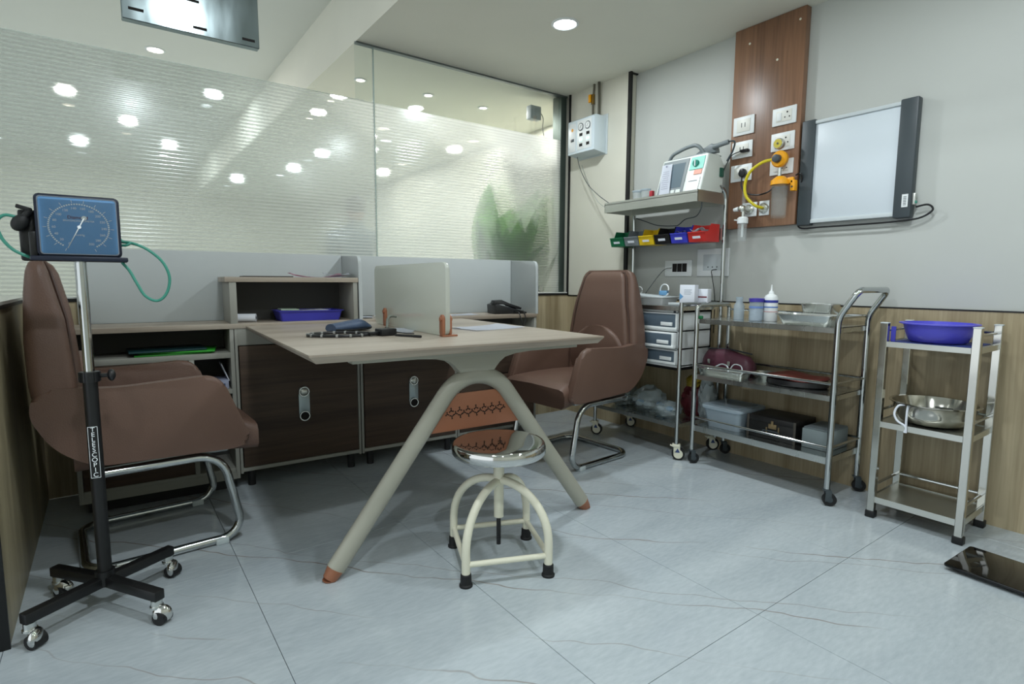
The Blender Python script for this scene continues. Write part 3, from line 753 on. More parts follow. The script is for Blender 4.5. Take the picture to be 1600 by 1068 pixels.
MB().tube(curve([(.095, .0, 1.118), (.105, -.002, 1.110), (.120, -.01, 1.108), (.110, -.01, 1.10), (.095, 0, 1.100)], 6), .004, n=8).done('hose_end', M_green, t)

# ------------------------------------------------------------------ things on the desk and the worktop
ZD = .7835
def dthing(name, label, cat, u, v, z=ZD, group=None, rz=0): return wthing(name, label, cat, u, v, z, group, rz)
t = dthing('pouch', 'slate blue soft zipped pouch lying on the desk', 'pouch', .385, -.50, rz=radians(22))
def pouchf(k, j, n=12):
    q = k/10; a = 2*pi*j/n; w = .036+.012*q; h = .030+.016*q - .02*max(0, q-.85)/.15
    return ((q-.5)*.180, w*cos(a)*(1 if sin(a) > -.5 else 1.02), max(0, h*.5+h*.62*sin(a)*(1.1 if sin(a) > 0 else .8)))
b = MB(); b.rings([[pouchf(k, j) for j in range(12)] for k in range(11)]); b.done('body', mat('slate_blue_fabric', (58, 74, 98), .55, var=.08, scale=30, bump=.3, bscale=60), t, smooth=60)
MB().tube([(-.09, -.035, .012), (-.03, -.042, .008), (.05, -.050, .008), (.09, -.045, .014)], .003, n=6).done('zip', M_blkpl, t)
MB().box((-.115, -.025, .006), (.035, .012, .008), rot=(0, 0, .4), bev=.003).done('zip_pull', M_blkpl, t)
t = dthing('coiled_black_cable', 'thick black and silver coiled cable looped on the desk in front of the pouch', 'cable', .29, -.70)
lp = curve([(.125, -.055, .007), (.06, -.085, .007), (-.01, -.080, .007), (-.085, -.035, .007), (-.115, .02, .007), (-.075, .070, .007), (.0, .075, .007), (.06, .03, .008), (.115, -.03, .009)], 8)
MB().tube(lp, .006, n=8).done('cable_loop', M_blkpl, t)
M_clip = mat('silver_clip', (150, 152, 150), .3, metal=.6)
for i in range(3, len(lp)-3, 5): MB().box(lp[i], (.010, .014, .0135), rot=(0, 0, atan2(lp[i+1][1]-lp[i-1][1], lp[i+1][0]-lp[i-1][0])), bev=.003).done('silver_clip', M_clip, t)
t = dthing('adapter_box', 'small square black adapter box with cable end on the desk', 'adapter', .455, -.765, rz=radians(10))
MB().bx(-.034, .034, -.028, .028, 0, .028, bev=.004).done('body', M_blkpl, t)
MB().bx(-.075, -.034, -.008, .008, .006, .018, bev=.003).done('connector', M_blkpl, t)
MB().tube(curve([(.034, .01, .012), (.06, .0, .008), (.08, -.03, .004), (.10, -.05, .004)], 5), .002, n=6).done('lead', M_blkpl, t)
t = dthing('pen', 'thin black pen lying near the edge of the desk', 'pen', .505, -.865, rz=radians(-62))
MB().cyl((-.06, 0, .0045), (.03, 0, .0045), .0045, n=10).done('barrel', M_blkpl, t)
MB().cyl((.03, 0, .0045), (.066, 0, .0045), .0052, n=10).done('cap', M_blkpl, t)
def paper(name, label, u, v, z, w_, h_, rz, m=M_paper, group=None, curl=.004, cat='paper'):
    b = MB(); b.sheet(6, 6, lambda p, q: ((p-.5)*w_, (q-.5)*h_, .0012+curl*(abs(p-.5)*2)**3*(1 if q > .5 else .5)), thick=.0008)
    o = b.done(name, m); return tag(o, label, cat, group, WP(u, v, z), WA+rz)
paper('paper_sheet', 'white paper sheet on the desk lying left of the divider screen', .585, -.62, ZD, .20, .10, radians(60))
paper('paper_sheet', 'large white paper sheet spread on the desk right of the divider screen', .985, -.66, ZD, .30, .21, radians(10), curl=.006)
paper('paper_sheet', 'white papers on the worktop beside the desk telephone', 1.20, .10, .7955, .29, .12, radians(2))
t = wthing('hook_stand', 'grey bent metal hook stand with black foot behind the divider screen', 'stand', .575, -.50, ZD)
MB().tube(fillet([(-.03, -.04, .006), (-.022, -.02, .045), (-.002, .0, .060), (.032, .01, .054)], .02, 5), .006, n=8).done('rod', mat('grey_metal', (130, 134, 126), .4, metal=.5), t)
MB().cyl((-.03, -.04, 0), (-.03, -.04, .012), .010, n=12).done('foot', M_blkpl, t)
o = MB().bx(-.075, .075, -.05, .05, 0, .012, bev=.002).done('red_folder', mat('crimson_cover', (168, 40, 66), .5)); tag(o, 'crimson red folder lying on the worktop behind the divider screen', 'folder', loc=WP(.93, .13, .7955), rz=WA+.1)
paper('paper_sheet', 'white papers on the worktop left of the crimson folder', .80, .12, .7955, .15, .10, radians(-5), curl=.012)
t = wthing('key_bundle', 'small dark clips and slips on the worktop beside the hutch', 'clip', .66, .06, .7955)
for i in range(3): MB().box((.012*i-.01, .02*i, .005+.002*i), (.07, .012, .004), rot=(0, .05, .25*i), bev=.001).done('clip', M_charc if i != 1 else M_paper, t)
# telephone
t = wthing('desk_phone', 'black corded desk telephone at the far end of the worktop', 'telephone', 1.60, .125, .7955, rz=radians(-12))
MB().prism([(-.105, 0), (.105, 0), (.11, .010), (-.09, .062), (-.108, .055)], 'xz', -.075, .085, bev=.005).done('base', M_blkpl, t)
b = MB(); b.prism([(-.125, .062), (-.115, .085), (-.06, .088), (.0, .062), (.05, .040), (.075, .040), (.072, .026), (.035, .030), (-.04, .066), (-.075, .066), (-.10, .052)], 'xz', -.07, -.022, bev=.006); b.done('handset', M_blkpl, t)
b = MB()
for i in range(3):
    for j in range(4): b.box((.015+.022*j, .01+.022*i, .0425-.0100*j+.003), (.013, .013, .006), rot=(0, .30, 0), bev=.002)
b.done('keypad', M_charc, t, kind='stuff')
b = MB()
b.tube(curve([(.02, -.075, .015), (.035, -.115, .010), (.045, -.134, -.03), (.060, -.136, -.075), (.075, -.134, -.03), (.07, -.12, .01), (.08, -.075, .02)], 6), .003, n=6); b.done('handset_cord', M_blkpl, t)
# hutch contents
t = wthing('plastic_tray', 'violet blue plastic tray with papers inside the desk hutch', 'tray', .365, .135, .7955)
def tub(b, w0, d0, w1, d1, h, th, lip=0, rc=.012):
    n = 4
    def ring(w_, d_, z): return [(x, y, z) for x, y in rr(w_, d_, min(rc, w_/2.1, d_/2.1), n)]
    R = [ring(w0*.3, d0*.3, 0), ring(w0, d0, 0), ring(w1, d1, h-.003)]
    if lip: R += [ring(w1+lip*2, d1+lip*2, h-.003), ring(w1+lip*2, d1+lip*2, h)]
    R += [ring(w1, d1, h), ring(w1-th*2, d1-th*2, h), ring(w0-th*2, d0-th*2, th), ring(w0*.3, d0*.3, th)]
    b.rings(R); return b
b = MB(); tub(b, .285, .17, .31, .19, .052, .003, .008); b.done('tray', M_blue, t)
MB().box((-.02, 0, .046), (.22, .13, .004), rot=(0, -.04, .05)).done('paper_slip', M_paper, t); MB().box((-.09, .02, .055), (.09, .06, .006), rot=(.05, .02, .1)).done('paper_slip', mat('pale_green_slip', (180, 200, 180), .7), t)
t = wthing('paper_roll', 'white paper roll lying at the left inside the desk hutch', 'roll', .065, .12, .7955)
MB().cyl((-.04, 0, .020), (.045, -.03, .020), .020, n=22).done('roll', M_paper, t); MB().cyl((.0445, -.0298, .020), (.0465, -.0305, .020), .007, n=12).done('core', M_charc, t)
paper('paper_sheet', 'pink and white papers stacked on top of the desk hutch', .42, .12, 1.0145, .26, .18, .05, M_paperp, curl=.022)
paper('paper_sheet', 'white paper sheet on the hutch top at its right end', .51, .09, 1.0265, .13, .12, -.1, M_paper, curl=.012)
o = MB().bx(-.11, .11, -.08, .08, 0, .005, bev=.001).done('dark_file', mat('dark_file_cover', (70, 66, 64), .5)); tag(o, 'thin dark grey file on the left part of the hutch top', 'file', loc=WP(.165, .09, 1.0145), rz=WA)
# shelf contents
for i, (du, dv, rz, m, lab) in enumerate(((0, 0, .05, M_gfold, 'green plastic folder at the bottom of the shelf stack'), (.03, .0, -.12, mat('bright_green_folder', (52, 160, 50), .4), 'bright green folder lying askew in the middle of the shelf stack'), (-.02, -.005, .07, mat('dark_blue_green_cover', (28, 62, 66), .45), 'dark teal folder on top of the green folders on the shelf'))):
    o = MB(); o.bx(-.15, .15, -.10, .10, 0, .007, bev=.001); o = o.done('folder', m); tag(o, lab, 'folder', 'folders on the open shelf', WP(-.25+du, .13+dv, .6605+.0085*i), WA+rz); o.rotation_euler = (0, 0, WA+rz)
t = wthing('paper_box', 'small white box with blue marks on the lower open shelf', 'box', -.085, .09, .4862)
MB().bx(-.06, .055, -.06, .10, 0, .040, bev=.002).done('box', mat('white_blue_card', (170, 176, 200), .6), t); MB().bx(-.03, .04, -.0612, -.060, .010, .026).done('blue_marks', mat('blue_mark', (60, 80, 120), .6), t)
MB().box((.045, .02, .075), (.004, .10, .09), rot=(0, -.35, 0)).done('leaning_slip', M_paper, t)

# ------------------------------------------------------------------ gas alarm panel on the column
t = thing('gas_alarm_panel', 'white wall box with two round gauges and lit green displays', 'panel', (XC, 2.965, 1.885), 0)
O = V((XC, 2.965, 1.885))
bb = MB(); bb.prism([(XC-.12, 1.90), (XC-.004, 1.885), (XC-.004, 2.135), (XC-.105, 2.135), (XC-.12, 2.125)], 'xz', 2.835, 3.10, bev=.004); bb.done('housing', mat('white_blue_housing', (206, 218, 224), .4), t, org=O)
XF = XC-.121
MB().bx(XC-.006, XC, 2.822, 3.11, 1.88, 2.15, bev=.001).done('back_plate', M_whiteg, t, org=O)
MB().bx(XF-.001, XF+.002, 3.02, 3.085, 1.915, 2.11, bev=.0004).done('left_field', M_white, t, org=O)
MB().bx(XF-.001, XF+.002, 2.86, 3.0, 1.92, 2.115, bev=.0004).done('gauge_field', M_white, t, org=O)
RX = Matrix.Rotation(radians(-90), 3, 'Y')
for yy in (2.965, 2.895):
    b = MB(); b.lathe([(.001, 0), (.024, 0), (.026, .003), (.024, .005), (.021, .003), (.001, .003)], (XF-.001, yy, 2.072), M=RX, n=24); g = b.done('gauge', M_charc, t, org=O)
    b = MB(); b.lathe([(.001, 0), (.021, 0), (.021, .001), (.001, .001)], (XF-.0046, yy, 2.072), M=RX, n=24); b.done('gauge_face', M_white, g, org=O)
    b = MB(); b.box((XF-.0062, yy, 2.072), (.001, .002, .026), rot=(.7, 0, 0)); b.done('gauge_needle', M_black, g, org=O)
    for k, (zz, m) in enumerate(((2.020, M_slot), (1.985, M_led), (1.950, M_slot))):
        MB().bx(XF-.003, XF, yy-.016, yy+.014, zz-.010, zz+.010, bev=.0008).done('display', m, t, org=O)
MB().bx(XF-.0025, XF, 3.035, 3.068, 1.985, 2.005, bev=.0005).done('small_display', M_charc, t, org=O)
MB().prism([(3.052+.010*cos(a), 2.065+.011*sin(a)) for a in [2*pi*i/12 for i in range(12)]], 'yz', XF-.003, XF).done('alarm_mark', M_amber, t, org=O)
t = thing('gas_pipe', 'grey gas pipe with yellow valve above the wall box', 'pipe', (XC-.03, 2.945, 2.135)); O = V((XC-.03, 2.945, 2.135))
MB().tube([(XC-.03, 2.945, 2.136), (XC-.03, 2.945, 2.25), (XC-.026, 2.94, 2.35), (XC-.026, 2.94, 2.369)], .008, n=10).done('pipe', mat('grey_copper_pipe', (120, 116, 104), .35, metal=.7), t, org=O)
MB().cyl((XC-.03, 2.945, 2.235), (XC-.03, 2.945, 2.30), .013, n=12).done('valve_body', mat('brass', (120, 96, 50), .35, metal=.8), t, org=O)
MB().box((XC-.05, 2.957, 2.272), (.014, .022, .055), bev=.004).done('valve_lever', M_amber, t, org=O)
o = MB().tube([(0, 0, 0), (0, 0, .12), (0, .003, .234)], .010, n=10).done('gas_pipe', mat('dull_metal_pipe', (104, 102, 92), .35, metal=.7)); tag(o, 'plain dull metal pipe nearest the black trim above the wall box', 'pipe', loc=(XC-.03, 2.885, 2.136))
cable('gas_panel_cable', [(2.80, 3.07, 1.905), (2.79, 3.02, 1.80), (2.77, 2.92, 1.68), (2.72, 2.76, 1.58), (2.66, 2.60, 1.505)], .0025, M_charc, 'thin dark cable drooping from the gas panel to the trolley shelf')
cable('cable_wall_shadow', [(2.84, 3.06, 1.84), (2.835, 2.98, 1.70), (2.80, 2.85, 1.56), (2.74, 2.70, 1.49), (2.70, 2.585, 1.455)], .002, mat('pale_grey_shadow', (150, 154, 150), .5), 'shadow of the drooping dark cable, made as a thin pale strand by the column')  # pale strand standing in for the wall shadow of the cable above

# ------------------------------------------------------------------ brown service panel on the wall and what hangs on it
PX = 2.885
svc = thing('wood_service_panel', 'tall brown wood panel carrying sockets on the white wall', 'panel', (PX, 1.69, 1.30)); O = V((PX, 1.69, 1.30))
MB().bx(PX, XW-.001, 1.500, 1.888, 1.30, CEIL-.002, bev=.002).done('board', M_panel, svc, org=O)
for (yy, zz) in ((1.80, 2.28), (1.64, 2.15), (1.53, 2.31)):
    MB().cyl((PX-.002, yy, zz), (PX+.001, yy, zz), .006, n=10).done('screw_cap', M_cream, svc, org=O)
def socket(y0, y1, z0, z1, label, kind):
    c = V((PX, (y0+y1)/2, (z0+z1)/2)); t = thing('socket_plate', label, 'socket', c, group='socket plates on the brown panel')
    MB().bx(PX-.008, PX-.0005, y0, y1, z0, z1, bev=.002).done('plate', M_white, t, org=c)
    cy, cz = c.y, c.z
    MB().bx(PX-.0105, PX-.008, y0+.022, y1-.022, z0+.016, z1-.016, bev=.001).done('insert', mat('warm_white_insert', (222, 222, 214), .4), t, org=c)
    def slot(y, z, w_, h_, round_=False):
        if round_: MB().cyl((PX-.0112, y, z), (PX-.010, y, z), w_, n=10).done('pin_hole', M_slot, t, org=c)
        else: MB().bx(PX-.0112, PX-.010, y-w_/2, y+w_/2, z-h_/2, z+h_/2).done('pin_hole', M_charc, t, org=c)
    if kind == 'switch':
        for d in (-.010, .010): slot(cy+d, cz+.003, .004, .024)
    if kind == 'socket':
        MB().bx(PX-.0135, PX-.0105, cy+.012, cy+.036, cz-.022, cz+.018, bev=.001).done('rocker', M_white, t, org=c)
        for d, e, q in ((-.018, .016, .0045), (-.030, -.008, .0035), (-.006, -.008, .0035)): slot(cy+d, cz+e, q, 0, True)
    if kind == 'round':
        b = MB(); b.lathe([(.012, 0), (.026, 0), (.026, .010), (.020, .016), (.012, .016)], (PX-.008, cy, cz), M=RX, n=24); b.done('outlet_ring', M_steelb, t, org=c)
        b = MB(); b.lathe([(.001, 0), (.013, 0), (.013, .014), (.001, .014)], (PX-.008, cy, cz), M=RX, n=20); b.done('outlet_core', M_blkpl, t, org=c)
    return t
socket(1.748, 1.871, 1.806, 1.904, 'white switch plate topmost at the left of the brown panel', 'switch')
socket(1.520, 1.646, 1.811, 1.899, 'white socket plate topmost at the right of the brown panel', 'socket')
socket(1.752, 1.873, 1.683, 1.772, 'white plate with small black plug, second down at the left of the brown panel', 'switch')
socket(1.522, 1.646, 1.682, 1.773, 'white socket plate behind the small round yellow gauge', 'socket')
socket(1.749, 1.874, 1.557, 1.647, 'white plate with thick round black plug at the left of the brown panel', 'none')
socket(1.521, 1.645, 1.561, 1.637, 'white plate behind the orange regulator, third down at the right', 'socket')
socket(1.708, 1.793, 1.359, 1.435, 'small square outlet plate holding the flowmeter', 'round')
socket(1.638, 1.694, 1.359, 1.436, 'small outlet plate where the yellow hose ends', 'round')
t = thing('suction_regulator', 'orange suction regulator with round yellow gauge on brown panel', 'regulator', (PX, 1.57, 1.625)); O = V((PX, 1.57, 1.625))
b = MB(); b.lathe([(.001, 0), (.022, 0), (.027, .006), (.027, .026), (.024, .030), (.001, .030)], (PX-.045, 1.571, 1.705), M=RX, n=26); g = b.done('gauge', M_steelb, t, org=O)
b = MB(); b.lathe([(.001, 0), (.022, 0), (.022, .001), (.001, .001)], (PX-.0755, 1.571, 1.705), M=RX, n=26); b.done('gauge_face', mat('yellow_gauge_face', (196, 180, 70), .4), g, org=O)
b = MB(); b.lathe([(.001, 0), (.005, 0), (.005, .002), (.001, .002)], (PX-.0768, 1.571, 1.705), M=RX, n=10); b.done('gauge_hub', M_charc, g, org=O)
b = MB(); b.lathe([(.001, 0), (.030, 0), (.040, .012), (.042, .034), (.036, .044), (.001, .044)], (PX-.030, 1.566, 1.629), M=RX, n=28); b.done('body', M_amber, t, org=O)
b = MB(); b.lathe([(.001, 0), (.021, 0), (.019, .024), (.014, .026), (.001, .026)], (PX-.073, 1.568, 1.629), M=RX, n=18); b.done('knob', M_charc, t, org=O)
MB().cyl((PX-.0, 1.566, 1.629), (PX-.032, 1.566, 1.629), .014, n=14).done('stem', M_steel, t, org=O)
MB().cyl((PX-.052, 1.566, 1.545), (PX-.052, 1.566, 1.595), .009, n=12).done('outlet', M_steelb, t, org=O)
t = thing('suction_jar', 'clear graduated suction jar with orange yellow lid hanging on brown panel', 'jar', (PX-.06, 1.556, 1.33)); O = V((PX-.06, 1.556, 1.33))
jc = V((PX-.060, 1.556, 0))
b = MB(); b.lathe([(.001, 1.330), (.034, 1.332), (.037, 1.345), (.040, 1.505), (.037, 1.505), (.034, 1.347), (.001, 1.340)], jc, n=30); b.done('jar', plastic_film('suction_jar_plastic', (.93, .95, .95, 1), .07, .1), t, org=O)
b = MB(); b.lathe([(.001, 1.535), (.020, 1.540), (.030, 1.532), (.044, 1.520), (.046, 1.498), (.043, 1.498), (.001, 1.506)], jc, n=30); b.done('lid', M_amber, t, org=O)
b = MB()
for i in range(8): b.box((jc.x-.0375, jc.y+.017, 1.365+.016*i), (.0008, .012 if i % 2 else .020, .0012), rot=(0, 0, -.42))
for zz in (1.385, 1.44): b.box((jc.x-.0385, jc.y-.008, zz), (.0008, .014, .001), rot=(0, 0, .2)); b.box((jc.x-.0385, jc.y-.008, zz+.018), (.0008, .014, .001), rot=(0, 0, .2))
b.done('graduation_marks', mat('grey_print', (110, 112, 110), .6), t, org=O, kind='stuff')
b = MB(); b.bx(PX-.062, PX-.045, 1.488, 1.520, 1.500, 1.530, bev=.003); b.bx(PX-.062, PX-.030, 1.480, 1.502, 1.462, 1.515, bev=.003); b.done('bracket', M_amber, t, org=O)
MB().cyl((PX-.040, 1.492, 1.482), (PX-.064, 1.492, 1.482), .005, n=10).done('bracket_screw', M_charc, t, org=O)
b = MB(); b.cyl((PX-.03, 1.556, 1.515), (PX, 1.556, 1.515), .010, n=12); b.done('hanger', M_steel, t, org=O)
cable('yellow_hose', [(2.825, 1.595, 1.632), (2.80, 1.64, 1.622), (2.79, 1.70, 1.585), (2.795, 1.732, 1.525), (2.80, 1.726, 1.46), (2.82, 1.690, 1.412), (2.845, 1.668, 1.398), (2.872, 1.666, 1.398)], .0078, M_yel, 'bright yellow suction hose looping from the regulator to its outlet', 'hose', n=10, smooth_n=8)
t = thing('flowmeter', 'clear oxygen flowmeter with white capped humidifier bottle on panel', 'flowmeter', (PX-.03, 1.75, 1.40)); O = V((PX-.03, 1.75, 1.40))
b = MB(); b.cyl((PX-.02, 1.750, 1.397), (PX-.07, 1.750, 1.397), .012, n=14); b.ball((PX-.075, 1.752, 1.397), .020); b.done('body', M_steelb, t, org=O)
MB().cyl((PX-.075, 1.772, 1.397), (PX-.075, 1.80, 1.394), .013, .010, n=14).done('control_knob', M_white, t, org=O)
b = MB(); b.cyl((PX-.072, 1.745, 1.41), (PX-.072, 1.745, 1.515), .0095, n=14); b.done('scale_tube', M_clear, t, org=O)
hc = V((PX-.075, 1.745, 0))
b = MB(); b.lathe([(.001, 1.352), (.020, 1.352), (.028, 1.345), (.028, 1.318), (.025, 1.316), (.001, 1.316)], hc, n=24); b.done('white_cap', M_white, t, org=O)
b = MB(); b.lathe([(.001, 1.222), (.020, 1.222), (.024, 1.232), (.025, 1.316), (.022, 1.316), (.021, 1.234), (.001, 1.228)], hc, n=24); b.done('bottle', M_clear, t, org=O)
MB().cyl(hc+V((0, 0, 1.245)), hc+V((0, 0, 1.318)), .006, n=10).done('diffuser_stem', M_white, t, org=O)
MB().cyl(hc+V((0, .026, 1.336)), hc+V((0, .050, 1.340)), .004, n=8).done('spout', M_white, t, org=O)
MB().cyl(hc+V((0, 0, 1.35)), hc+V((0, 0, 1.39)), .008, n=10).done('connector', M_steelb, t, org=O)
t = thing('power_plug', 'thick round black power plug in the left middle plate', 'plug', (PX-.01, 1.79, 1.595)); O = V((PX-.01, 1.79, 1.595))
b = MB(); b.prism([(1.79+.021*cos(a)*(1 if sin(a) < 0 else .85), 1.597+.024*sin(a)) for a in [2*pi*i/14 for i in range(14)]], 'yz', PX-.040, PX-.0085, bev=.006); b.done('plug_body', M_blkpl, t, org=O)
MB().tube(curve([(PX-.03, 1.79, 1.575), (PX-.032, 1.790, 1.53), (PX-.03, 1.765, 1.488), (PX-.025, 1.70, 1.468), (PX-.02, 1.64, 1.478), (PX-.018, 1.60, 1.51)], 6), .004, n=8).done('cord', M_blkpl, t, org=O)
t = thing('small_plug', 'flat black plug with thin cord running down to the defibrillator', 'plug', (PX-.01, 1.80, 1.72)); O = V((PX-.01, 1.80, 1.72))
MB().box((PX-.022, 1.785, 1.715), (.026, .045, .016), bev=.004).done('plug_body', M_blkpl, t, org=O)
MB().tube(curve([(PX-.025, 1.805, 1.717), (PX-.04, 1.85, 1.700), (PX-.04, 1.88, 1.66), (PX-.05, 1.90, 1.60), (PX-.06, 1.915, 1.53), (PX-.07, 1.925, 1.50)], 6), .0028, n=8).done('cord', M_blkpl, t, org=O)

# ------------------------------------------------------------------ x-ray viewing box
t = thing('xray_light_box', 'switched off white x-ray viewing box with dark side frames', 'light box', (PX, 1.236, 1.29)); O = V((PX, 1.236, 1.29))
LX = 2.895
MB().bx(LX+.003, XW-.002, 1.04, 1.45, 1.30, 1.798, bev=.002).done('back_housing', M_whiteg, t, org=O)
MB().bx(LX, LX+.006, 1.055, 1.435, 1.318, 1.784, bev=.001).done('diffuser_screen', mat('white_diffuser', (206, 215, 221), .35, spec=.4), t, org=O)
MB().bx(LX-.012, XW-.002, 1.424, 1.490, 1.290, 1.806, bev=.006).done('side_frame', M_charc, t, org=O)
MB().bx(LX-.012, XW-.002, .988, 1.058, 1.290, 1.806, bev=.006).done('side_frame', M_charc, t, org=O)
MB().bx(LX-.008, LX+.004, 1.055, 1.428, 1.782, 1.799, bev=.003).done('film_clip_rail', M_whiteg, t, org=O)
MB().bx(LX-.005, LX+.004, 1.055, 1.428, 1.299, 1.318, bev=.002).done('lower_rail', M_whiteg, t, org=O)
st = MB().bx(LX-.0128, LX-.0118, 1.000, 1.024, 1.336, 1.392).done('label_sticker', M_white, t, org=O)
b = MB()
for i in range(6): b.bx(LX-.0132, LX-.0127, 1.006, 1.018, 1.344+.007*i, 1.347+.007*i)
b.done('sticker_print', M_charc, st, org=O, kind='stuff')
MB().bx(LX+.0, LX+.02, .978, .989, 1.345, 1.395, bev=.001).done('switch', M_steelb, t, org=O); MB().bx(LX+.004, LX+.014, .972, .980, 1.350, 1.362, bev=.001).done('green_switch', M_green, t, org=O)
cable('view_box_cable', [(PX-.012, 1.50, 1.545), (PX-.02, 1.48, 1.548), (PX-.008, 1.470, 1.53), (PX+.02, 1.494, 1.44), (PX+.02, 1.494, 1.33), (PX+.012, 1.475, 1.279), (PX+.012, 1.38, 1.276), (PX+.012, 1.20, 1.275), (PX+.012, 1.06, 1.276), (PX+.02, .96, 1.285), (PX+.02, .912, 1.315), (PX+.02, .93, 1.340), (PX+.02, .975, 1.335)], .0042, M_blkpl, 'black cable looping under the x-ray viewing box', 'cable', n=8)

# sockets on the wall behind the drawer trolley
t = thing('wall_socket', 'white recessed data socket frame with three black modules', 'socket', (XW, 2.24, 1.085)); O = V((XW, 2.24, 1.085))
MB().bx(XW-.008, XW-.0005, 2.142, 2.346, 1.036, 1.136, bev=.002).done('plate', M_white, t, org=O)
for i in range(3): MB().bx(XW-.0095, XW-.0078, 2.178+.037*i, 2.212+.037*i, 1.064, 1.116).done('module', M_slot, t, org=O)
t = thing('wall_socket', 'large square white socket plate behind the trolley upright', 'socket', (XW, 1.99, 1.12)); O = V((XW, 1.99, 1.12))
MB().bx(XW-.008, XW-.0005, 1.888, 2.104, 1.036, 1.198, bev=.002).done('plate', M_white, t, org=O)
MB().bx(XW-.010, XW-.0078, 1.93, 2.06, 1.07, 1.165, bev=.001).done('insert', M_whiteg, t, org=O)
for d in (-.03, 0, .03):
    MB().cyl((XW-.0112, 1.995+d, 1.09), (XW-.0098, 1.995+d, 1.09), .004, n=8).done('pin_hole', M_charc, t, org=O)
cable('thin_black_cable', [(2.905, 1.955, 1.075), (2.90, 1.985, 1.068), (2.90, 1.98, 1.03), (2.895, 1.96, .95), (2.90, 1.955, .87), (2.90, 1.955, .70)], .0025, M_blkpl, 'thin black cable hanging from the large square wall socket')
cable('thin_grey_cable', [(2.92, 2.29, 1.09), (2.90, 2.33, 1.08), (2.88, 2.37, 1.03), (2.84, 2.40, .96), (2.78, 2.38, .925)], .0022, M_charc, 'thin dark cable from the data socket down to the drawer trolley top')

# ------------------------------------------------------------------ drawer trolley with upper shelf
def castor(b_parent, x, y, z0, org, white=False, r=.034, yaw=0.6):
    c = MB(); q = V((cos(yaw), sin(yaw), 0)); p = V((x, y, 0)); s_ = V((-q.y, q.x, 0))
    wc = p+q*.012+V((0, 0, r))
    if white:
        for e in (-1, 1):
            c.cyl(wc+s_*.0115*e, wc+s_*.0165*e, .0255, n=20); c.box(p+q*.004+s_*.014*e+V((0, 0, .062)), (.036, .005, .040), rot=(0, 0, yaw), bev=.002)
        c.box(p+V((0, 0, .083)), (.044, .040, .014), rot=(0, 0, yaw), bev=.003); c.box(p-q*.02+V((0, 0, .078)), (.03, .018, .006), rot=(0, .4, yaw), bev=.002)
    else:
        for e in (-1, 1): c.box(p+q*.006+s_*.0125*e+V((0, 0, .046)), (.026, .003, .050), rot=(0, 0, yaw), bev=.001)
        c.box(p+V((0, 0, .073)), (.032, .030, .006), rot=(0, 0, yaw), bev=.002)
    c.cyl(p+V((0, 0, .07)), p+V((0, 0, z0+.012)), .007, n=10)
    f_ = c.done('castor', M_cream if white else M_charc, b_parent, org=org)
    c = MB(); c.cyl(wc-s_*.010, wc+s_*.010, r, n=24); c.done('wheel', M_rubber, f_, org=org)
    c = MB(); c.cyl(wc-s_*.0112, wc+s_*.0112, r*.45, n=16); c.done('wheel_hub', M_cream if white else M_charc, f_, org=org)
    if white:
        c = MB(); e = -1 if (s_.x+s_.y) > 0 else 1
        P = [p+q*(.008+dx)+s_*(.0170*e)+V((0, 0, zz)) for dx, zz in ((0, .070), (-.013, .046), (.013, .046))]; P2 = [a+s_*.001*e for a in P]
        c.rings([P, P2]); c.done('blue_mark', M_cmark, f_, smooth=0, org=org)
    return f_
M_cmark = mat('castor_mark_blue', (54, 74, 120), .5)
def pan(b, x0, x1, y0, y1, z0, z1, th=.0015):
    # folded sheet shelf: flat top with a turned-down lip all round
    b.bx(x0, x1, y0, y1, z1-th*2, z1); b.bx(x0, x0+th, y0, y1, z0, z1); b.bx(x1-th, x1, y0, y1, z0, z1)
    b.bx(x0, x1, y0, y0+th, z0, z1); b.bx(x0, x1, y1-th, y1, z0, z1); return b
TX0, TX1, TY0, TY1 = 2.55, 2.875, 1.925, 2.575
O = V((2.71, 2.25, 0)); t = thing('drawer_trolley', 'steel crash trolley with grey drawers and high shelf behind the chair', 'trolley', O)
for x in (TX0, TX1):
    for y in (TY0, TY1):
        if x == TX0: MB().cyl((x, y, .085), (x, y, .888), .0115, n=14).done('post', M_chrome, t, org=O)
        castor(t, x, y, .09, O, True, r=.036, yaw=-.92 if x == TX0 else -.6)
for y in (TY0, TY1):
    yy = y-.03 if y == TY0 else y
    MB().tube(fillet([(TX1, yy, .085), (TX1, yy, 1.48), (TX1-.03, yy, 1.525), (TX1-.09, yy+(.02 if y == TY0 else -.02), 1.55)], .05, 6) if y == TY0 else [(TX1, yy, .085), (TX1, yy, 1.46)], .0115, n=14).done('upright', M_chrome, t, org=O)
pan(MB(), TX0-.005, TX1, TY0, TY1, .842, .866).done('top_deck', M_steel, t, org=O)
pan(MB(), TX0-.005, TX1, TY0, TY1, .180, .204).done('bottom_shelf', M_steel, t, org=O)
sh = MB(); sh.bx(2.615, TX1-.012, 1.895, TY1+.02, 1.485, 1.488); sh.bx(2.615, 2.618, 1.895, TY1+.02, 1.438, 1.50); sh.bx(TX1-.014, TX1-.012, 1.895, TY1+.02, 1.438, 1.50)
sh.bx(2.615, TX1-.012, 1.895, 1.898, 1.438, 1.50); sh.bx(2.615, TX1-.012, TY1+.017, TY1+.02, 1.438, 1.50)
sh.done('upper_shelf', M_steelb, t, org=O)
MB().cyl((TX1-.012, TY0-.03, 1.250), (TX1-.012, TY1, 1.250), .008, n=10).done('bin_rail', M_chrome, t, org=O)
MB().bx(TX1-.024, TX1-.020, TY0-.03, TY1+.06, 1.240, 1.305).done('bin_rail_plate', M_steelb, t, org=O)
MB().cyl((TX0, TY0, .882), (TX1, TY0-.0, .882), .007, n=10).done('side_rail', M_chrome, t, org=O)
cb = MB(); cy0, cy1 = 1.945, 2.43; cx = 2.566
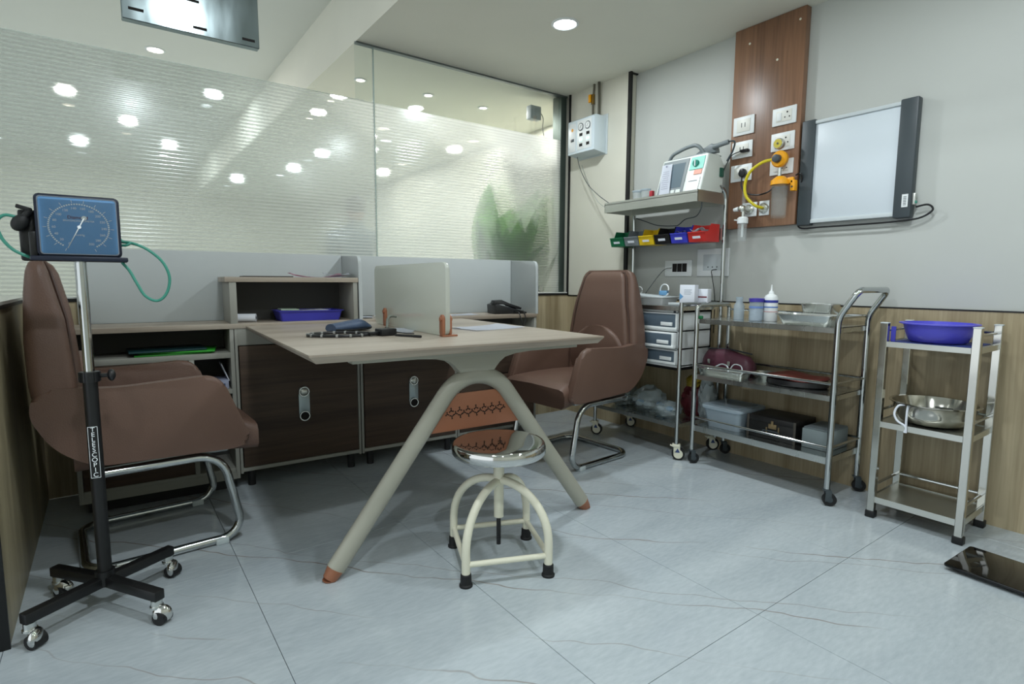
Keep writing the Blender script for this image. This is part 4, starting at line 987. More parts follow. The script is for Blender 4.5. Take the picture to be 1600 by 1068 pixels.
cb.bx(cx, 2.86, cy0, cy0+.012, .525, .840); cb.bx(cx, 2.86, cy1-.012, cy1, .525, .840); cb.bx(cx, 2.86, cy0, cy1, .830, .842); cb.bx(cx, 2.86, cy0, cy1, .520, .532); cb.bx(2.85, 2.86, cy0, cy1, .525, .840)
cb.bx(cx, 2.86, cy0, cy1, .620, .628); cb.bx(cx, 2.86, cy0, cy1, .722, .730)
cab = cb.done('drawer_housing', M_white, t, org=O)
M_dgrey = mat('slate_drawer_front', (82, 96, 108), .4)
for z0, z1, out in ((.732, .826, 0), (.632, .716, .030), (.536, .616, 0)):
    d = MB().bx(cx-.016-out, cx-.003, cy0+.008, cy1-.008, z0-.0, z0+.014, bev=.002); d.bx(cx-.008-out, cx+.25-out, cy0+.010, cy1-.010, z0, z1, bev=.002)
    dd = d.done('drawer', M_white, t, org=O)
    MB().bx(cx-.011-out, cx-.007-out, cy0+.024, cy1-.02, z0+.012, z1-.006, bev=.001).done('drawer_front', M_dgrey, dd, org=O)
    MB().bx(cx-.017-out, cx-.010-out, cy0+.040, cy0+.120, z0+.022, z0+.042, bev=.002).done('label_handle', M_white, dd, org=O)
MB().cyl((cx-.004, cy0+.035, .833), (cx, cy0+.035, .833), .007, n=12).done('lock', M_charc, t, org=O)
MB().bx(cx-.001, 2.86, cy0-.002, cy1, .505, .520).done('lower_ledge', M_black, t, org=O)
# bins
def make_bin(i, y, m, label, w_=.112):
    t = thing('storage_bin', label, 'bin', (2.775, y-.025, 1.228), group='coloured storage bins on the trolley rail')
    b = MB(); h = .088; x0, x1 = -.062, .070
    for s_ in (-1, 1):
        b.prism([(x0+.012, 0), (x1, 0), (x1, h+.012), (x0+.052, h+.012), (x0+.034, h-.030), (x0-.006, h-.034)], 'xz', s_*w_/2-.0012, s_*w_/2+.0012)
    b.box(((x0+x1)/2+.006, 0, .0012), (x1-x0-.012, w_, .0024)); b.bx(x1-.0024, x1, -w_/2, w_/2, 0, h+.012)
    b.prism([(x0+.012, 0), (x0-.006, h-.034), (x0-.003, h-.034), (x0+.0145, 0)], 'xz', -w_/2, w_/2); b.bx(x0-.009, x0-.003, -w_/2, w_/2, h-.037, h-.032)
    b.done('bin', m, t, smooth=0)
    b = MB(); b.box((x0-.0005, .0, h*.28), (.0012, w_*.46, .014), rot=(0, -.38, 0)); b.done('label_card', M_paper, t)
    return t
bins = [('green', (22, 110, 72)), ('grey', (120, 128, 132)), ('yellow', (224, 190, 34)), ('black', (24, 24, 26)), ('blue', (62, 66, 190)), ('red', (196, 52, 48))]
YB = [2.60, 2.478, 2.357, 2.235, 2.113, 1.99]
for i, (n_, c_) in enumerate(bins):
    make_bin(i, YB[i], mat(n_+'_bin_plastic', c_, .4), n_+' plastic storage bin hooked on the rail under the high shelf')
o = MB().sheet(8, 5, lambda u, v: (2.735+.05*v, 1.93+.10*u, 1.296+.016*sin(u*7)*sin(v*5+1)), thick=.001).done('plastic_wrapper', M_paper); tag(o, 'crumpled white wrapper sticking out of the red bin', 'wrapper')
o = MB().sheet(8, 5, lambda u, v: (2.73+.04*v, 2.055+.07*u, 1.292+.008*sin(u*9)*sin(v*5+1)), thick=.001).done('plastic_wrapper', mat('lilac_wrapper', (190, 190, 235), .4)); tag(o, 'crumpled lilac wrapper lying in the blue bin', 'wrapper')
# defibrillator
O = V((2.74, 2.045, 1.4885)); t = thing('defibrillator', 'white and grey defibrillator with teal dial on the high trolley shelf', 'defibrillator', O)
y0, y1 = 1.895, 2.205
M_dfw = mat('off_white_case', (206, 212, 206), .4); M_dfg = mat('mid_grey_case', (118, 126, 128), .45); M_dfs = mat('grey_lcd', (92, 106, 114), .25)
MB().prism([(2.632, 1.489), (2.84, 1.489), (2.845, 1.66), (2.80, 1.705), (2.700, 1.702)], 'xz', y0, y1, bev=.010, seg=3).done('case', M_dfw, t, org=O)
# front face panels lie on the sloping front: base (2.632,1.489)->(2.700,1.702)
def slope(v_): return (2.632+.068*v_-.0015, 1.489+.213*v_)
def fpan(name, m, ya, yb, va, vb, out=.002, par=None):
    (xa, za), (xb, zb) = slope(va), slope(vb)
    b = MB(); b.prism([(xa-out, za+out*.3), (xb-out, zb+out*.3), (xb+.004, zb-.001), (xa+.004, za-.001)], 'xz', ya, yb); return b.done(name, m, par or t, org=O, smooth=0)
fpan('screen_field', M_dfg, 2.015, 2.192, .04, .96); fpan('display', M_dfs, 2.035, 2.14, .20, .86, .003)
fpan('key_row', M_dfw, 2.03, 2.06, .06, .14, .004); fpan('key_row', M_dfw, 2.07, 2.10, .06, .14, .004)
fpan('teal_field', mat('teal_field', (130, 200, 184), .5), 1.912, 2.000, .62, .95, .002)
fpan('red_field', mat('salmon_field', (222, 150, 132), .5), 1.915, 1.965, .48, .60, .002)
fpan('printer_door', M_white, 1.915, 1.995, .06, .40, .003); fpan('printer_slot', M_charc, 1.93, 1.985, .30, .315, .0045)
xk, zk = slope(.78)
b = MB(); b.lathe([(.001, 0), (.019, 0), (.018, .010), (.001, .011)], (xk-.003, 1.962, zk), M=RX, n=22); kd = b.done('selector_dial', mat('teal_dial', (40, 130, 112), .4), t, org=O)
b = MB(); b.box((xk-.015, 1.962, zk), (.004, .006, .032)); b.done('dial_bar', M_white, kd, org=O)
# carrying handle and paddles
MB().tube(fillet([(2.73, 2.185, 1.700), (2.72, 2.165, 1.735), (2.72, 2.06, 1.762), (2.72, 1.985, 1.766), (2.74, 1.945, 1.70)], .03, 5), .0105, n=12).done('carry_handle', M_dfg, t, org=O)
MB().prism([(1.90, 1.70), (2.20, 1.70), (2.185, 1.708), (1.92, 1.712)], 'yz', 2.71, 2.83, bev=.004).done('paddle_cradle', M_dfg, t, org=O)
for k, xx in enumerate((2.81,)):
    b = MB(); b.prism([(1.915, 1.722), (2.03, 1.722), (2.05, 1.735), (2.01, 1.752), (1.95, 1.775), (1.925, 1.765)], 'yz', xx-.02, xx+.02, bev=.006); b.done('paddle', M_dfg, t, org=O)
MB().tube(curve([(2.79, 1.93, 1.762), (2.80, 1.87, 1.765), (2.805, 1.815, 1.762), (2.82, 1.83, 1.72), (2.83, 1.87, 1.67)], 6), .005, n=8).done('paddle_cord', M_charc, t, org=O)
MB().tube([(2.78, 1.93, 1.748), (2.80, 1.845, 1.765)], .013, n=12).done('paddle_grip', M_dfg, t, org=O)
MB().bx(2.80, 2.83, 1.885, 1.896, 1.585, 1.635, bev=.003).done('side_connector', mat('dark_teal_connector', (24, 78, 62), .5), t, org=O)
b = MB(); b.sheet(2, 6, lambda u, v: (2.6185+.062*v-.002*sin(v*3), 2.092+.072*u+.030*v, 1.497+.180*v), thick=.0012); cd = b.done('instruction_card', M_paper, t, org=O)
b = MB()
for i in range(9): b.box((2.616+.062*(.2+.07*i)-.0012, 2.128+.030*(.2+.07*i), 1.497+.18*(.2+.07*i)), (.0006, .050-(i % 3)*.006, .0016), rot=(0, .33, 0))
b.cyl((2.672, 2.160, 1.667), (2.677, 2.160, 1.666), .005, n=10); b.done('card_print', mat('card_print_grey', (150, 152, 170), .6), cd, org=O, kind='stuff')
# jars on the high shelf
for i, (yy, xx, lab) in enumerate(((2.40, 2.70, 'small clear plastic cup, farthest left on the high trolley shelf'), (2.325, 2.69, 'small clear plastic cup beside the defibrillator'))):
    t = thing('plastic_cup', lab, 'cup', (xx, yy, 1.4885), group='clear cups on the high shelf')
    b = MB(); b.lathe([(.001, 0), (.026, 0), (.031, .066), (.029, .066), (.0245, .003), (.001, .003)], n=20); b.done('cup', M_clear, t)
    b = MB(); b.lathe([(.001, .066), (.032, .066), (.032, .072), (.001, .073)], n=20); b.done('lid', M_clear2, t)
o = MB().bx(-.012, .012, -.012, .012, 0, .052, bev=.004).done('red_tube_cap', mat('dark_red_plastic', (160, 40, 50), .4)); tag(o, 'small dark red capped bottle between cups and defibrillator', 'bottle', loc=(2.665, 2.255, 1.4885))
cable('shelf_cable', [(2.66, 1.90, 1.437), (2.66, 1.905, 1.40), (2.68, 1.95, 1.365), (2.72, 2.05, 1.36), (2.74, 2.11, 1.335), (2.75, 2.15, 1.332), (2.76, 2.28, 1.345), (2.80, 2.42, 1.385), (2.81, 2.50, 1.41)], .003, M_charc, 'thin dark cable slung under the high trolley shelf')
# things on the trolley deck
O = V((2.70, 2.27, .8665)); t = thing('instrument_tray', 'white plastic tray with coiled tubing on the drawer trolley', 'tray', O, radians(-84))
b = MB(); tub(b, .26, .15, .29, .18, .045, .003, .006); b.done('tray', M_white, t)
b = MB(); b.box((0, 0, .050), (.27, .16, .008), rot=(0, .06, 0), bev=.003); b.done('inner_tray', M_whiteg, t); 
b = MB(); b.tube([(.09+.035*cos(a), .0+.02*sin(a*.5), .085+.035*sin(a)) for a in [2*pi*i/20 for i in range(19)]], .004, n=8); b.tube([(-.09+.022*cos(a), .01, .082+.022*sin(a)) for a in [2*pi*i/16 for i in range(16)]], .0018, n=6); b.done('coiled_tubing', M_white, t)
MB().box((.08, .02, .068), (.05, .04, .028), rot=(0, 0, .3), bev=.006).done('blue_pack', mat('pale_blue_pack', (100, 150, 190), .4), t)
t = thing('carton', 'white medicine carton with pale blue side on the drawer trolley', 'carton', (2.72, 2.005, .8665), radians(-78))
MB().bx(-.045, .045, -.025, .025, 0, .118, bev=.001).done('box', M_paper, t); MB().prism([(-.045, .03), (-.045, .07), (-.022, .05)], 'xz', -.0258, -.0250).done('blue_mark', mat('carton_blue', (104, 160, 205), .5), t)
b = MB(); 
for i in range(4): b.bx(-.018, .028-.006*(i % 2), -.0257, -.025, .088-.008*i, .0905-.008*i)
b.done('printed_lines', mat('pale_grey_print', (160, 168, 178), .6), t, kind='stuff')
t = thing('carton', 'small white carton with dark red mark behind the blue sided one', 'carton', (2.79, 1.95, .8665), radians(-80))
MB().bx(-.03, .03, -.025, .025, 0, .095, bev=.001).done('box', M_paper, t); MB().bx(-.026, .026, -.0258, -.0248, .045, .053).done('red_mark', M_redprint, t)
o = MB().box((0, 0, .0085), (.05, .12, .017), bev=.004).done('white_adapter', M_whiteg); tag(o, 'flat grey white adapter lying on the trolley corner before the cartons', 'adapter', loc=(2.63, 2.0, .8665), rz=.1)
# bags on the lower trolley shelf
def crumple(name, m, c, size, seed, label=None, parent=None, org=None, nu=22, nv=14):
    rnd = random.Random(seed); ph = [(rnd.uniform(2, 7), rnd.uniform(2, 8), rnd.uniform(0, 6.3), rnd.uniform(.02, .09)) for _ in range(9)]
    b = MB(); bmesh.ops.create_uvsphere(b.bm, u_segments=nu, v_segments=nv, radius=1)
    for v_ in b.bm.verts:
        p = v_.co.copy(); k = 1+sum(a*sin(f*p.x*1.3+g+g*p.y)*cos(g*p.z*1.7+f*p.y+h) for f, g, h, a in ph)
        k *= 1+rnd.uniform(-.05, .05)
        q = V((p.x*size[0]*k, p.y*size[1]*k, max(-1, p.z*k)*size[2]))
        if q.z < -size[2]*.8: q.z = -size[2]*.8
        v_.co = q
        v_.co.z += size[2]*.8
    bmesh.ops.translate(b.bm, vec=V(c), verts=b.bm.verts[:])
    o = b.done(name, m, parent, smooth=25, org=org); return o
M_bag = plastic_film('crinkled_polythene', (.90, .94, .95, 1), .38, .10, (176, 190, 192))
for i, (c_, sz, lab) in enumerate((((2.69, 2.455, .205), (.10, .095, .075), 'clear polythene bag of masks at the far end of the trolley bottom shelf'), ((2.70, 2.25, .205), (.105, .10, .080), 'bulging clear polythene bag in the middle of the trolley bottom shelf'), ((2.65, 2.065, .205), (.075, .078, .055), 'clear polythene bag at the near end of the trolley bottom shelf'))):
    t = thing('polythene_bag', lab, 'bag', c_, group='polythene bags on the trolley bottom shelf')
    crumple('bag', M_bag, (0, 0, 0), sz, 11+i, parent=t)
    rnd = random.Random(i)
    for k in range(5):
        MB().ball((rnd.uniform(-.5, .5)*sz[0], rnd.uniform(-.6, .6)*sz[1], .028+rnd.uniform(0, .03)), .022, (1, 1.2, .7)).done('packed_mask', M_whiteg if k % 4 else mat('pale_blue_mask', (90, 140, 180), .5), t)
t = thing('red_bag', 'dark red and yellow packed bag at the trolley bottom shelf end', 'bag', (2.80, 2.005, .205)); crumple('bag', mat('dark_red_plastic_film', (88, 32, 38), .4), (0, 0, 0), (.055, .07, .105), 33, parent=t)
crumple('yellow_top', mat('mustard_plastic_film', (150, 130, 40), .45), (0, .0, .17), (.04, .045, .04), 34, parent=t)
o = crumple('white_carrier_bag', plastic_film('white_carrier_film', (.8, .85, .85, 1), .7, .3, (170, 180, 182)), (0, 0, 0), (.05, .045, .13), 41); tag(o, 'limp translucent white carrier bag beside the dressing trolley post', 'bag', loc=(2.75, 1.875, .2185))

# ------------------------------------------------------------------ dressing trolley
GX0, GX1, GY0, GY1 = 2.572, 2.872, 1.118, 1.838
O = V((2.72, 1.478, 0)); t = thing('dressing_trolley', 'three tier steel dressing trolley with angled handle against the wall', 'trolley', O)
for x in (GX0, GX1):
    castor(t, x, GY0, .075, O, False, r=.029, yaw=-.9); castor(t, x, GY1, .075, O, False, r=.029, yaw=-.5)
b = fillet([(GX0, GY0, .078), (GX0, GY0, .848), (GX0, GY0-.075, .970), (GX1, GY0-.075, .970), (GX1, GY0, .848), (GX1, GY0, .078)], .035, 6)
MB().tube(b, .0135, n=14).done('handle_frame', M_chrome, t, org=O)
b = fillet([(GX0, GY1, .078), (GX0, GY1, .876), (GX1, GY1, .876), (GX1, GY1, .078)], .028, 6)
MB().tube(b, .0125, n=14).done('end_frame', M_chrome, t, org=O)
for z0, z1, nm in ((.779, .803, 'top_shelf'), (.474, .499, 'middle_shelf'), (.186, .218, 'bottom_shelf')):
    pan(MB(), GX0-.0, GX1, GY0+.006, GY1-.006, z0, z1).done(nm, M_steel, t, org=O)
for z in (.553, .264):
    for x in (GX0, GX1): MB().cyl((x, GY0, z), (x, GY1, z), .006, n=10).done('guard_rail', M_chrome, t, org=O)
    MB().cyl((GX0, GY0, z), (GX1, GY0, z), .006, n=10).done('guard_rail', M_chrome, t, org=O)
MB().cyl((GX0, GY0, .848), (GX1, GY0, .848), .006, n=10).done('guard_rail', M_chrome, t, org=O)
MB().cyl((GX1, GY0, .848), (GX1, GY1, .848), .006, n=10).done('guard_rail', M_chrome, t, org=O)
o = MB().box((0, 0, 0), (.018, .02, .018), bev=.004).ball((.008, .012, -.004), .008).done('green_tie', mat('green_tie', (26, 104, 60), .5)); tag(o, 'small green tie knotted on the dressing trolley corner post', 'tie', loc=(GX0+.004, GY1-.022, .812))
# top shelf things
def bottle(name, label, x, y, prof, m, z=.8035, extra=()):
    t = thing(name, label, 'bottle', (x, y, z))
    b = MB(); b.lathe(prof, n=24); b.done('bottle', m, t, smooth=50)
    for nm, pr, mm in extra:
        b = MB(); b.lathe(pr, n=24); b.done(nm, mm, t, smooth=50)
bottle('clear_bottle', 'clear square shouldered bottle leftmost on the dressing trolley top', 2.70, 1.672, [(.001, 0), (.026, 0), (.027, .075), (.017, .092), (.0165, .108), (.001, .108)], M_clear2, extra=(('cap', [(.001, .108), (.0175, .108), (.0175, .120), (.001, .120)], M_clear2),))
bottle('small_vial', 'small yellowish vial with brown cap between the clear bottle and blue lidded jar', 2.76, 1.622, [(.001, 0), (.017, 0), (.018, .050), (.012, .062), (.001, .062)], mat('yellowish_vial', (190, 190, 140), .35), extra=(('cap', [(.001, .062), (.013, .062), (.013, .085), (.001, .086)], mat('tan_cap', (150, 110, 70), .5)),))
bottle('blue_lidded_jar', 'clear jar with violet blue lid on the dressing trolley top', 2.685, 1.567, [(.001, 0), (.032, 0), (.034, .008), (.034, .098), (.001, .100)], M_clear2, extra=(('lid', [(.001, .098), (.036, .098), (.037, .116), (.001, .118)], mat('violet_lid', (70, 60, 160), .4)), ('cotton_filling', [(.001, .002), (.030, .003), (.030, .07), (.001, .075)], M_paper), ('label_band', [(.0344, .066), (.0348, .066), (.0348, .076), (.0344, .076)], mat('blue_band', (110, 140, 200), .5))))
bottle('squeeze_bottle', 'tall white squeeze bottle with nozzle on the dressing trolley', 2.725, 1.513, [(.001, 0), (.031, 0), (.033, .006), (.033, .118), (.026, .132), (.016, .138), (.001, .139)], M_white, extra=(('nozzle', [(.001, .138), (.014, .138), (.012, .150), (.005, .156), (.0025, .185), (.001, .186)], M_white), ('blue_emblem', [(.0334, .095), (.0338, .095), (.0338, .108), (.0334, .108)], mat('navy_emblem', (50, 60, 150), .5)), ('blue_band', [(.0334, .070), (.0338, .070), (.0338, .076), (.0334, .076)], mat('mid_blue_band', (90, 130, 200), .5)), ('pink_band', [(.0334, .048), (.0338, .048), (.0338, .052), (.0334, .052)], mat('pink_band', (210, 160, 160), .5))))
t = thing('steel_instrument_tray', 'shallow steel instrument tray standing in front on the dressing trolley', 'tray', (2.655, 1.278, .8036), radians(90))
b = MB(); tub(b, .215, .12, .25, .155, .050, .002, .008, rc=.02); b.done('tray', M_steel, t)
t = thing('steel_instrument_tray', 'smaller deeper steel tray behind the shallow one', 'tray', (2.805, 1.305, .8036), radians(90))
b = MB(); tub(b, .115, .09, .15, .11, .096, .002, .007, rc=.018); b.done('tray', M_steel, t)
# middle shelf things
O = V((2.775, 1.765, .4995)); t = thing('zip_bag', 'maroon zipped toiletry bag on the dressing trolley middle shelf', 'bag', O, radians(-92))
b = MB(); R_ = []
for k in range(13):
    q = k/12; e = 1-.18*abs(q-.5)*2 if .04 < q < .96 else .62
    w_ = .060*e; h = .135*(1-.10*(q-.5)*2)*e
    R_.append([((q-.5)*.30+.0, w_*cos(a)*(1 if sin(a) < 0 else .80), h*.48+h*.5*sin(a)*(1 if abs(sin(a)) > .5 else 1.05)) for a in [2*pi*j/16 for j in range(16)]])
b.rings(R_)
for v_ in b.bm.verts: v_.co.z = max(0, v_.co.z)
b.done('body', mat('maroon_leatherette', (92, 50, 64), .42, var=.12, scale=18, bump=.4, bscale=40), t, smooth=60)
for xx in (-.085, .04): MB().bx(xx-.008, xx+.008, -.064, -.058, .048, .072, bev=.002).done('silver_emblem', M_steelb, t)
MB().tube([(-.14, 0, .124), (0, 0, .132), (.14, 0, .118)], .004, n=6).done('zip', M_charc, t)
t = thing('lidded_steel_tray', 'long shallow steel tray with tubing on the middle shelf front', 'tray', (2.645, 1.71, .4995), radians(90))
b = MB(); tub(b, .25, .075, .27, .095, .036, .002, .004, rc=.012); b.done('tray', M_steel, t)
b = MB(); b.tube(curve([(-.04, .02, .03), (-.02, .0, .055), (.02, -.01, .062), (.05, .0, .045), (.07, .02, .03)], 6), .004, n=8); b.tube(curve([(-.12, .02, .03), (-.10, .0, .065), (-.06, 0, .07), (-.04, .01, .04)], 6), .003, n=8); b.done('tubing', M_whiteg, t)
t = thing('steel_plate_stack', 'dark steel kidney dishes behind the tubing on the middle shelf', 'dish', (2.78, 1.545, .4995), 0)
for i in range(2):
    b = MB(); b.lathe([(.001, .002), (.050, .002), (.072, .022), (.075, .022), (.052, 0), (.001, 0)], (0, 0, .008*i), n=26); b.done('dish', M_steel, t)
t = thing('rubber_tourniquet_pan', 'flat dark red rubber sheet folded on the middle shelf', 'rubber sheet', (2.71, 1.35, .4995), radians(8))
b = MB(); b.lathe([(.001, 0), (.125, 0), (.135, .008), (.132, .030), (.001, .036)], n=36)
for v_ in b.bm.verts: v_.co.x *= .72; v_.co.y *= 1.06
b.done('lower_fold', M_blkpl, t)
b = MB(); b.lathe([(.001, .036), (.128, .032), (.140, .040), (.134, .050), (.001, .053)], n=36)
for v_ in b.bm.verts: v_.co.x *= .70; v_.co.y *= 1.04; v_.co.z += .006*sin(v_.co.y*30)
b.done('upper_fold', mat('dark_red_rubber', (104, 44, 38), .5), t)
# bottom shelf things
t = thing('lidded_container', 'cloudy clear plastic container with lid on the bottom shelf', 'container', (2.72, 1.690, .2185), radians(90))
b = MB(); tub(b, .19, .20, .225, .235, .105, .002, 0, rc=.025); b.done('tub', M_clear2, t)
b = MB(); b.prism(rr(.245, .255, .028, 5), 'xy', .103, .119, bev=.003); b.prism(rr(.19, .20, .022, 5), 'xy', .119, .124, bev=.002); b.done('lid', M_clear2, t)
MB().ball((0, 0, .03), .07, (1.1, 1.2, .35)).done('contents', mat('dark_blue_contents', (62, 76, 92), .5), t)
t = thing('instrument_case', 'worn black hard case with brass latch on the bottom shelf', 'case', (2.745, 1.430, .2185), radians(90))
MB().bx(-.118, .122, -.10, .105, 0, .082, bev=.004).done('case_body', mat('scuffed_black_case', (22, 22, 22), .5, var=.5, scale=20), t)
MB().bx(-.120, .124, -.102, .107, .082, .110, bev=.004).done('case_lid', mat('scuffed_black_lid', (26, 25, 25), .5, var=.5, scale=20), t)
b = MB(); b.bx(-.030, .012, .106, .1105, .056, .080, bev=.002); b.bx(-.014, -.002, .108, .112, .074, .096, bev=.001); b.bx(-.044, -.038, .106, .110, .03, .07); b.bx(.018, .024, .106, .110, .03, .06); b.done('brass_latch', mat('aged_brass', (140, 122, 90), .45, metal=.6, var=.3, scale=40), t)
MB().tube(fillet([(-.045, .107, .030), (-.045, .115, .045), (.04, .115, .045), (.04, .107, .030)], .01, 3), .003, n=6).done('handle', M_charc, t)
for xx in (-.118, .122): MB().bx(xx-.006, xx+.006, .1035, .108, 0, .110, bev=.001).done('edge_binding', mat('worn_edge', (70, 66, 60), .6), t)
t = thing('grey_box', 'plain pale grey carton at the near end of the bottom shelf', 'box', (2.755, 1.222, .2185), radians(90))
MB().bx(-.062, .062, -.095, .10, 0, .092, bev=.003).done('box', mat('pale_grey_card', (136, 148, 150), .6), t); MB().bx(-.060, .060, -.09, .09, .092, .098, bev=.002).done('lid_flap', mat('grey_card_flap', (120, 130, 134), .6), t)

# ------------------------------------------------------------------ square tube rack
M_rackst = mat('polished_square_tube', (200, 200, 194), .12, metal=1, rvar=.06, scale=9)
RX0, RX1, RY0, RY1 = 2.605, 2.865, .642, .948
O = V((2.735, .795, 0)); t = thing('steel_rack', 'square tube steel rack with three shelves holding a blue basin', 'rack', O)
for x in (RX0, RX1):
    for y in (RY0, RY1):
        h = .836
        MB().box((x, y, .02+h/2-.01), (.027, .027, h-.02), bev=.002, seg=1).done('post', M_rackst, t, org=O)
        MB().bx(x-.0142, x+.0142, y-.0142, y+.0142, h-.002, h+.003, bev=.002).done('post_cap', M_whiteg, t, org=O)
        b = MB(); b.box((x, y, .015), (.036, .036, .030), bev=.004); b.done('rubber_foot', M_rubber, t, org=O)
for z0, z1, nm in ((.738, .760, 'top_shelf'), (.398, .422, 'middle_shelf'), (.068, .094, 'bottom_shelf')):
    b = MB(); b.bx(RX0, RX1, RY0, RY1, z1-.006, z1-.003); b.bx(RX0-.008, RX0-.005, RY0, RY1, z0, z1); b.bx(RX1+.005, RX1+.008, RY0, RY1, z0, z1)
    b.bx(RX0, RX1, RY0-.008, RY0-.005, z0, z1); b.bx(RX0, RX1, RY1+.005, RY1+.008, z0, z1); b.done(nm, M_steelb, t, org=O)
for z in (.805, .468, .140):
    MB().cyl((RX0, RY0, z), (RX1, RY0, z), .006, n=10).done('guard_rod', M_chrome, t, org=O)
    MB().cyl((RX0, RY1, z), (RX1, RY1, z), .006, n=10).done('guard_rod', M_chrome, t, org=O)
    MB().cyl((RX1, RY0, z), (RX1, RY1, z), .006, n=10).done('guard_rod', M_chrome, t, org=O)
t = thing('shelf_mat', 'dark blue woven mat lining the rack top shelf', 'mat', (2.735, .795, .7575))
MB().bx(-.112, .112, -.135, .135, 0, .003).done('mat', mat('blue_mesh_mat', (52, 66, 130), .6, var=.3, scale=80), t)
MB().bx(-.112, -.109, .120, .137, .003, .065).done('upturned_edge', M_blue, t)
t = thing('plastic_basin', 'violet blue plastic basin on top of the steel rack', 'basin', (2.725, .800, .7608))
b = MB(); b.lathe([(.001, 0), (.085, 0), (.098, .006), (.110, .035), (.120, .072), (.134, .075), (.134, .079), (.118, .080), (.107, .036), (.094, .009), (.001, .004)], n=44); b.done('basin', M_bluet, t, smooth=60)
t = thing('steel_basin', 'wide stainless steel bowl on the rack middle shelf', 'bowl', (2.735, .795, .4225))
b = MB(); b.lathe([(.001, 0), (.088, 0), (.112, .010), (.132, .040), (.147, .084), (.156, .088), (.156, .091), (.145, .090), (.128, .044), (.108, .013), (.001, .004)], n=48); b.done('bowl', mat('bowl_steel', (196, 194, 186), .13, metal=1, rvar=.06, scale=9), t, smooth=60)
cable('white_tie_strap', [(2.605, .852, .508), (2.595, .875, .500), (2.590, .885, .468), (2.588, .872, .44), (2.592, .848, .424), (2.594, .842, .408), (2.592, .846, .395)], .0042, M_paper, 'white cloth tie looped over the steel bowl rim', 'strap', n=8)
cable('white_tie_strap', [(2.600, .842, .510), (2.592, .842, .47), (2.594, .842, .42), (2.592, .840, .395)], .0042, M_paper, 'straight white cloth strand hanging from the steel bowl rim', 'strap', n=8)

# ------------------------------------------------------------------ weighing scale
t = thing('weighing_scale', 'black glass bathroom scale on the floor beside the rack', 'scale', (2.435, .452, 0), radians(-3))
MB().prism(rr(.245, .300, .012, 4), 'xy', .014, .022, bev=.002).done('glass_top', mat('black_glass', (8, 9, 10), .06, spec=.6), t)
MB().prism(rr(.22, .27, .02, 4), 'xy', .006, .014).done('base', M_blkpl, t)
for x in (-.085, .085):
    for y in (-.11, .11): MB().cyl((x, y, 0), (x, y, .007), .012, n=12).done('foot_pad', M_rubber, t)
MB().bx(-.035, .035, -.125, -.095, .0218, .0224).done('display_window', mat('dark_lcd', (34, 36, 34), .15), t)
b = MB()
for i in range(7): b.bx(.085, .095, -.03-.012*i, -.022-.012*i, .0221, .0224)
b.done('printed_marks', M_paper, t, kind='stuff')

# ------------------------------------------------------------------ hall beyond the glass
t = thing('potted_plant', 'large leaved green potted plant blurred behind the frosted glass', 'plant', (2.48, 3.56, 0))
MB().lathe([(.001, .0), (.15, .0), (.19, .62), (.20, .66), (.18, .66), (.17, .60), (.001, .60)], n=32).done('pot', mat('grey_planter', (150, 156, 150), .5), t)
M_leaf = mat('green_leaf', (132, 186, 96), .45, var=.25, scale=8); M_leaf2 = mat('deep_green_leaf', (84, 150, 96), .45, var=.2, scale=8)
for M_ in (M_leaf, M_leaf2):
    nt_ = M_.node_tree; pb_ = nt_.nodes['Principled BSDF']; tl_ = nt_.nodes.new('ShaderNodeBsdfTranslucent'); mx_ = nt_.nodes.new('ShaderNodeMixShader'); mx_.inputs[0].default_value = .5
    nt_.links.new(pb_.inputs['Base Color'].links[0].from_socket, tl_.inputs[0]); nt_.links.new(pb_.outputs[0], mx_.inputs[1]); nt_.links.new(tl_.outputs[0], mx_.inputs[2])
    nt_.links.new(mx_.outputs[0], nt_.nodes['Material Output'].inputs[0])
def leaf(base, tip, wid, m, bend=.05, n=10, side=(1, 0, 0), serr=0):
    A, B = V(base), V(tip); d = B-A; s_ = V(side); s_ = (s_-d.normalized()*s_.dot(d.normalized())).normalized(); nn = d.cross(s_).normalized()
    b = MB()
    def f(u, v):
        w_ = wid*(sin(pi*min(1, (u*.97+.03)**.75)))**.8*(1+serr*sin(u*60))
        return A+d*u+s_*w_*(v-.5)+nn*(bend*sin(pi*u)+abs(v-.5)*w_*.25)
    b.sheet(n*2, 4, f, thick=.0015); return b.done('leaf', m, t, smooth=60)
Ob = (0, 0, 0)
leaf((-.06, -.05, 1.05), (-.235, -.20, 1.70), .27, M_leaf, .03, serr=.03)
leaf((.06, -.05, 1.08), (.215, -.19, 1.70), .22, M_leaf, .03, serr=.05)
leaf((-.02, -.03, 1.05), (.02, -.14, 1.55), .26, M_leaf, .03)
leaf((.09, -.04, 1.00), (.24, -.17, 1.50), .20, M_leaf, .03, serr=.04)
leaf((-.05, -.03, .95), (-.32, -.18, 1.45), .10, M_leaf2, .03)
leaf((-.03, -.03, .90), (-.33, -.18, 1.30), .07, M_leaf2, .03)
leaf((.03, -.02, .9), (.33, -.17, 1.32), .07, M_leaf2, .03)
leaf((.0, -.02, .9), (.30, -.04, 1.22), .06, M_leaf2, .03)
leaf((-.02, .0, .9), (-.22, -.02, 1.24), .10, M_leaf2, .03)
b = MB()
for p in ((-.06, -.05, 1.06), (.06, -.05, 1.09), (-.02, -.03, 1.06), (.09, -.04, 1.01), (-.05, -.03, .96), (-.03, -.03, .91), (.03, -.02, .91), (0, -.02, .91), (-.02, 0, .91)):
    b.tube([(p[0]*.3, p[1]*.3, .58), p], .007, n=6)
b.done('stems', M_leaf, t)
t = thing('junction_box', 'small white device with hanging wire at the top of the hall wall', 'box', (2.66, YG+.16, 2.25))
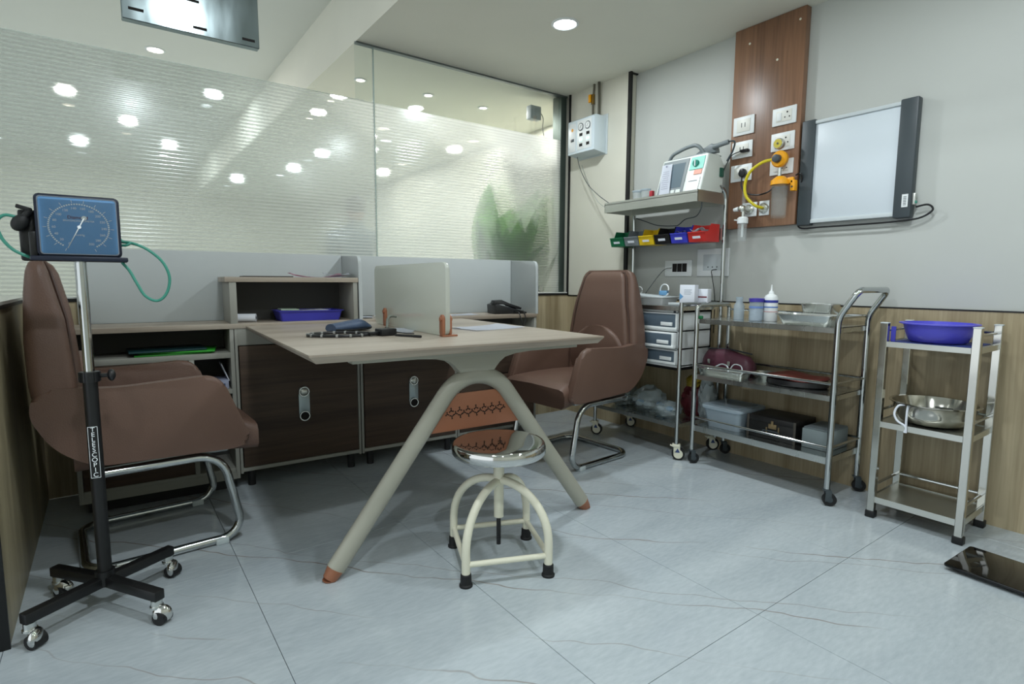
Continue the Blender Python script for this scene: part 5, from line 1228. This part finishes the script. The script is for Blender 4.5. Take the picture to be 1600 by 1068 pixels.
MB().bx(-.05, .05, 0, .06, -.05, .05, bev=.008).done('box', M_whiteg, t); MB().tube(curve([(.05, .02, .02), (.075, .01, -.03), (.07, .01, -.10), (.08, .0, -.17), (.10, 0, -.22)], 5), .003, n=6).done('wire', M_charc, t)
# standing person seen blurred through the frosted film
t = thing('person', 'person in grey blue clothes standing beyond the frosted glass', 'person', (1.83, 5.2, 0), radians(180))
me = bpy.data.meshes.new('body'); J = [(0, 0, .98), (0, 0, 1.18), (0, .0, 1.38), (0, .01, 1.47), (0, 0, 1.56), (0, -.0, 1.64),
     (-.10, 0, .92), (-.11, .01, .50), (-.11, 0, .08), (-.12, -.14, .04), (.10, 0, .92), (.11, .01, .50), (.11, 0, .08), (.12, -.14, .04),
     (-.19, 0, 1.40), (-.25, .02, 1.14), (-.23, -.08, .92), (-.225, -.12, .84), (.19, 0, 1.40), (.25, .02, 1.14), (.23, -.08, .92), (.225, -.12, .84)]
Ed = [(0, 1), (1, 2), (2, 3), (3, 4), (4, 5), (0, 6), (6, 7), (7, 8), (8, 9), (0, 10), (10, 11), (11, 12), (12, 13), (2, 14), (14, 15), (15, 16), (16, 17), (2, 18), (18, 19), (19, 20), (20, 21)]
me.from_pydata(J, Ed, []); o = bpy.data.objects.new('body', me); COL.objects.link(o); o.parent = t
sk = o.modifiers.new('skin', 'SKIN'); ss = o.modifiers.new('sub', 'SUBSURF'); ss.levels = ss.render_levels = 2
rad = [.15, .14, .15, .06, .085, .085, .10, .065, .045, .035, .10, .065, .045, .035, .065, .045, .035, .03, .065, .045, .035, .03]
for v_, r_ in zip(me.skin_vertices[0].data, rad): v_.radius = (r_, r_*.8)
me.skin_vertices[0].data[0].use_root = True
me.materials.append(mat('grey_blue_uniform', (70, 84, 92), .8))
MB().ball((0, .0, 1.615), .098, (.80, .95, 1.22)).done('head', mat('skin_tone', (120, 88, 72), .6), t)
MB().ball((0, .018, 1.66), .10, (.88, .98, .90)).done('hair', mat('black_hair', (24, 22, 22), .7), t)
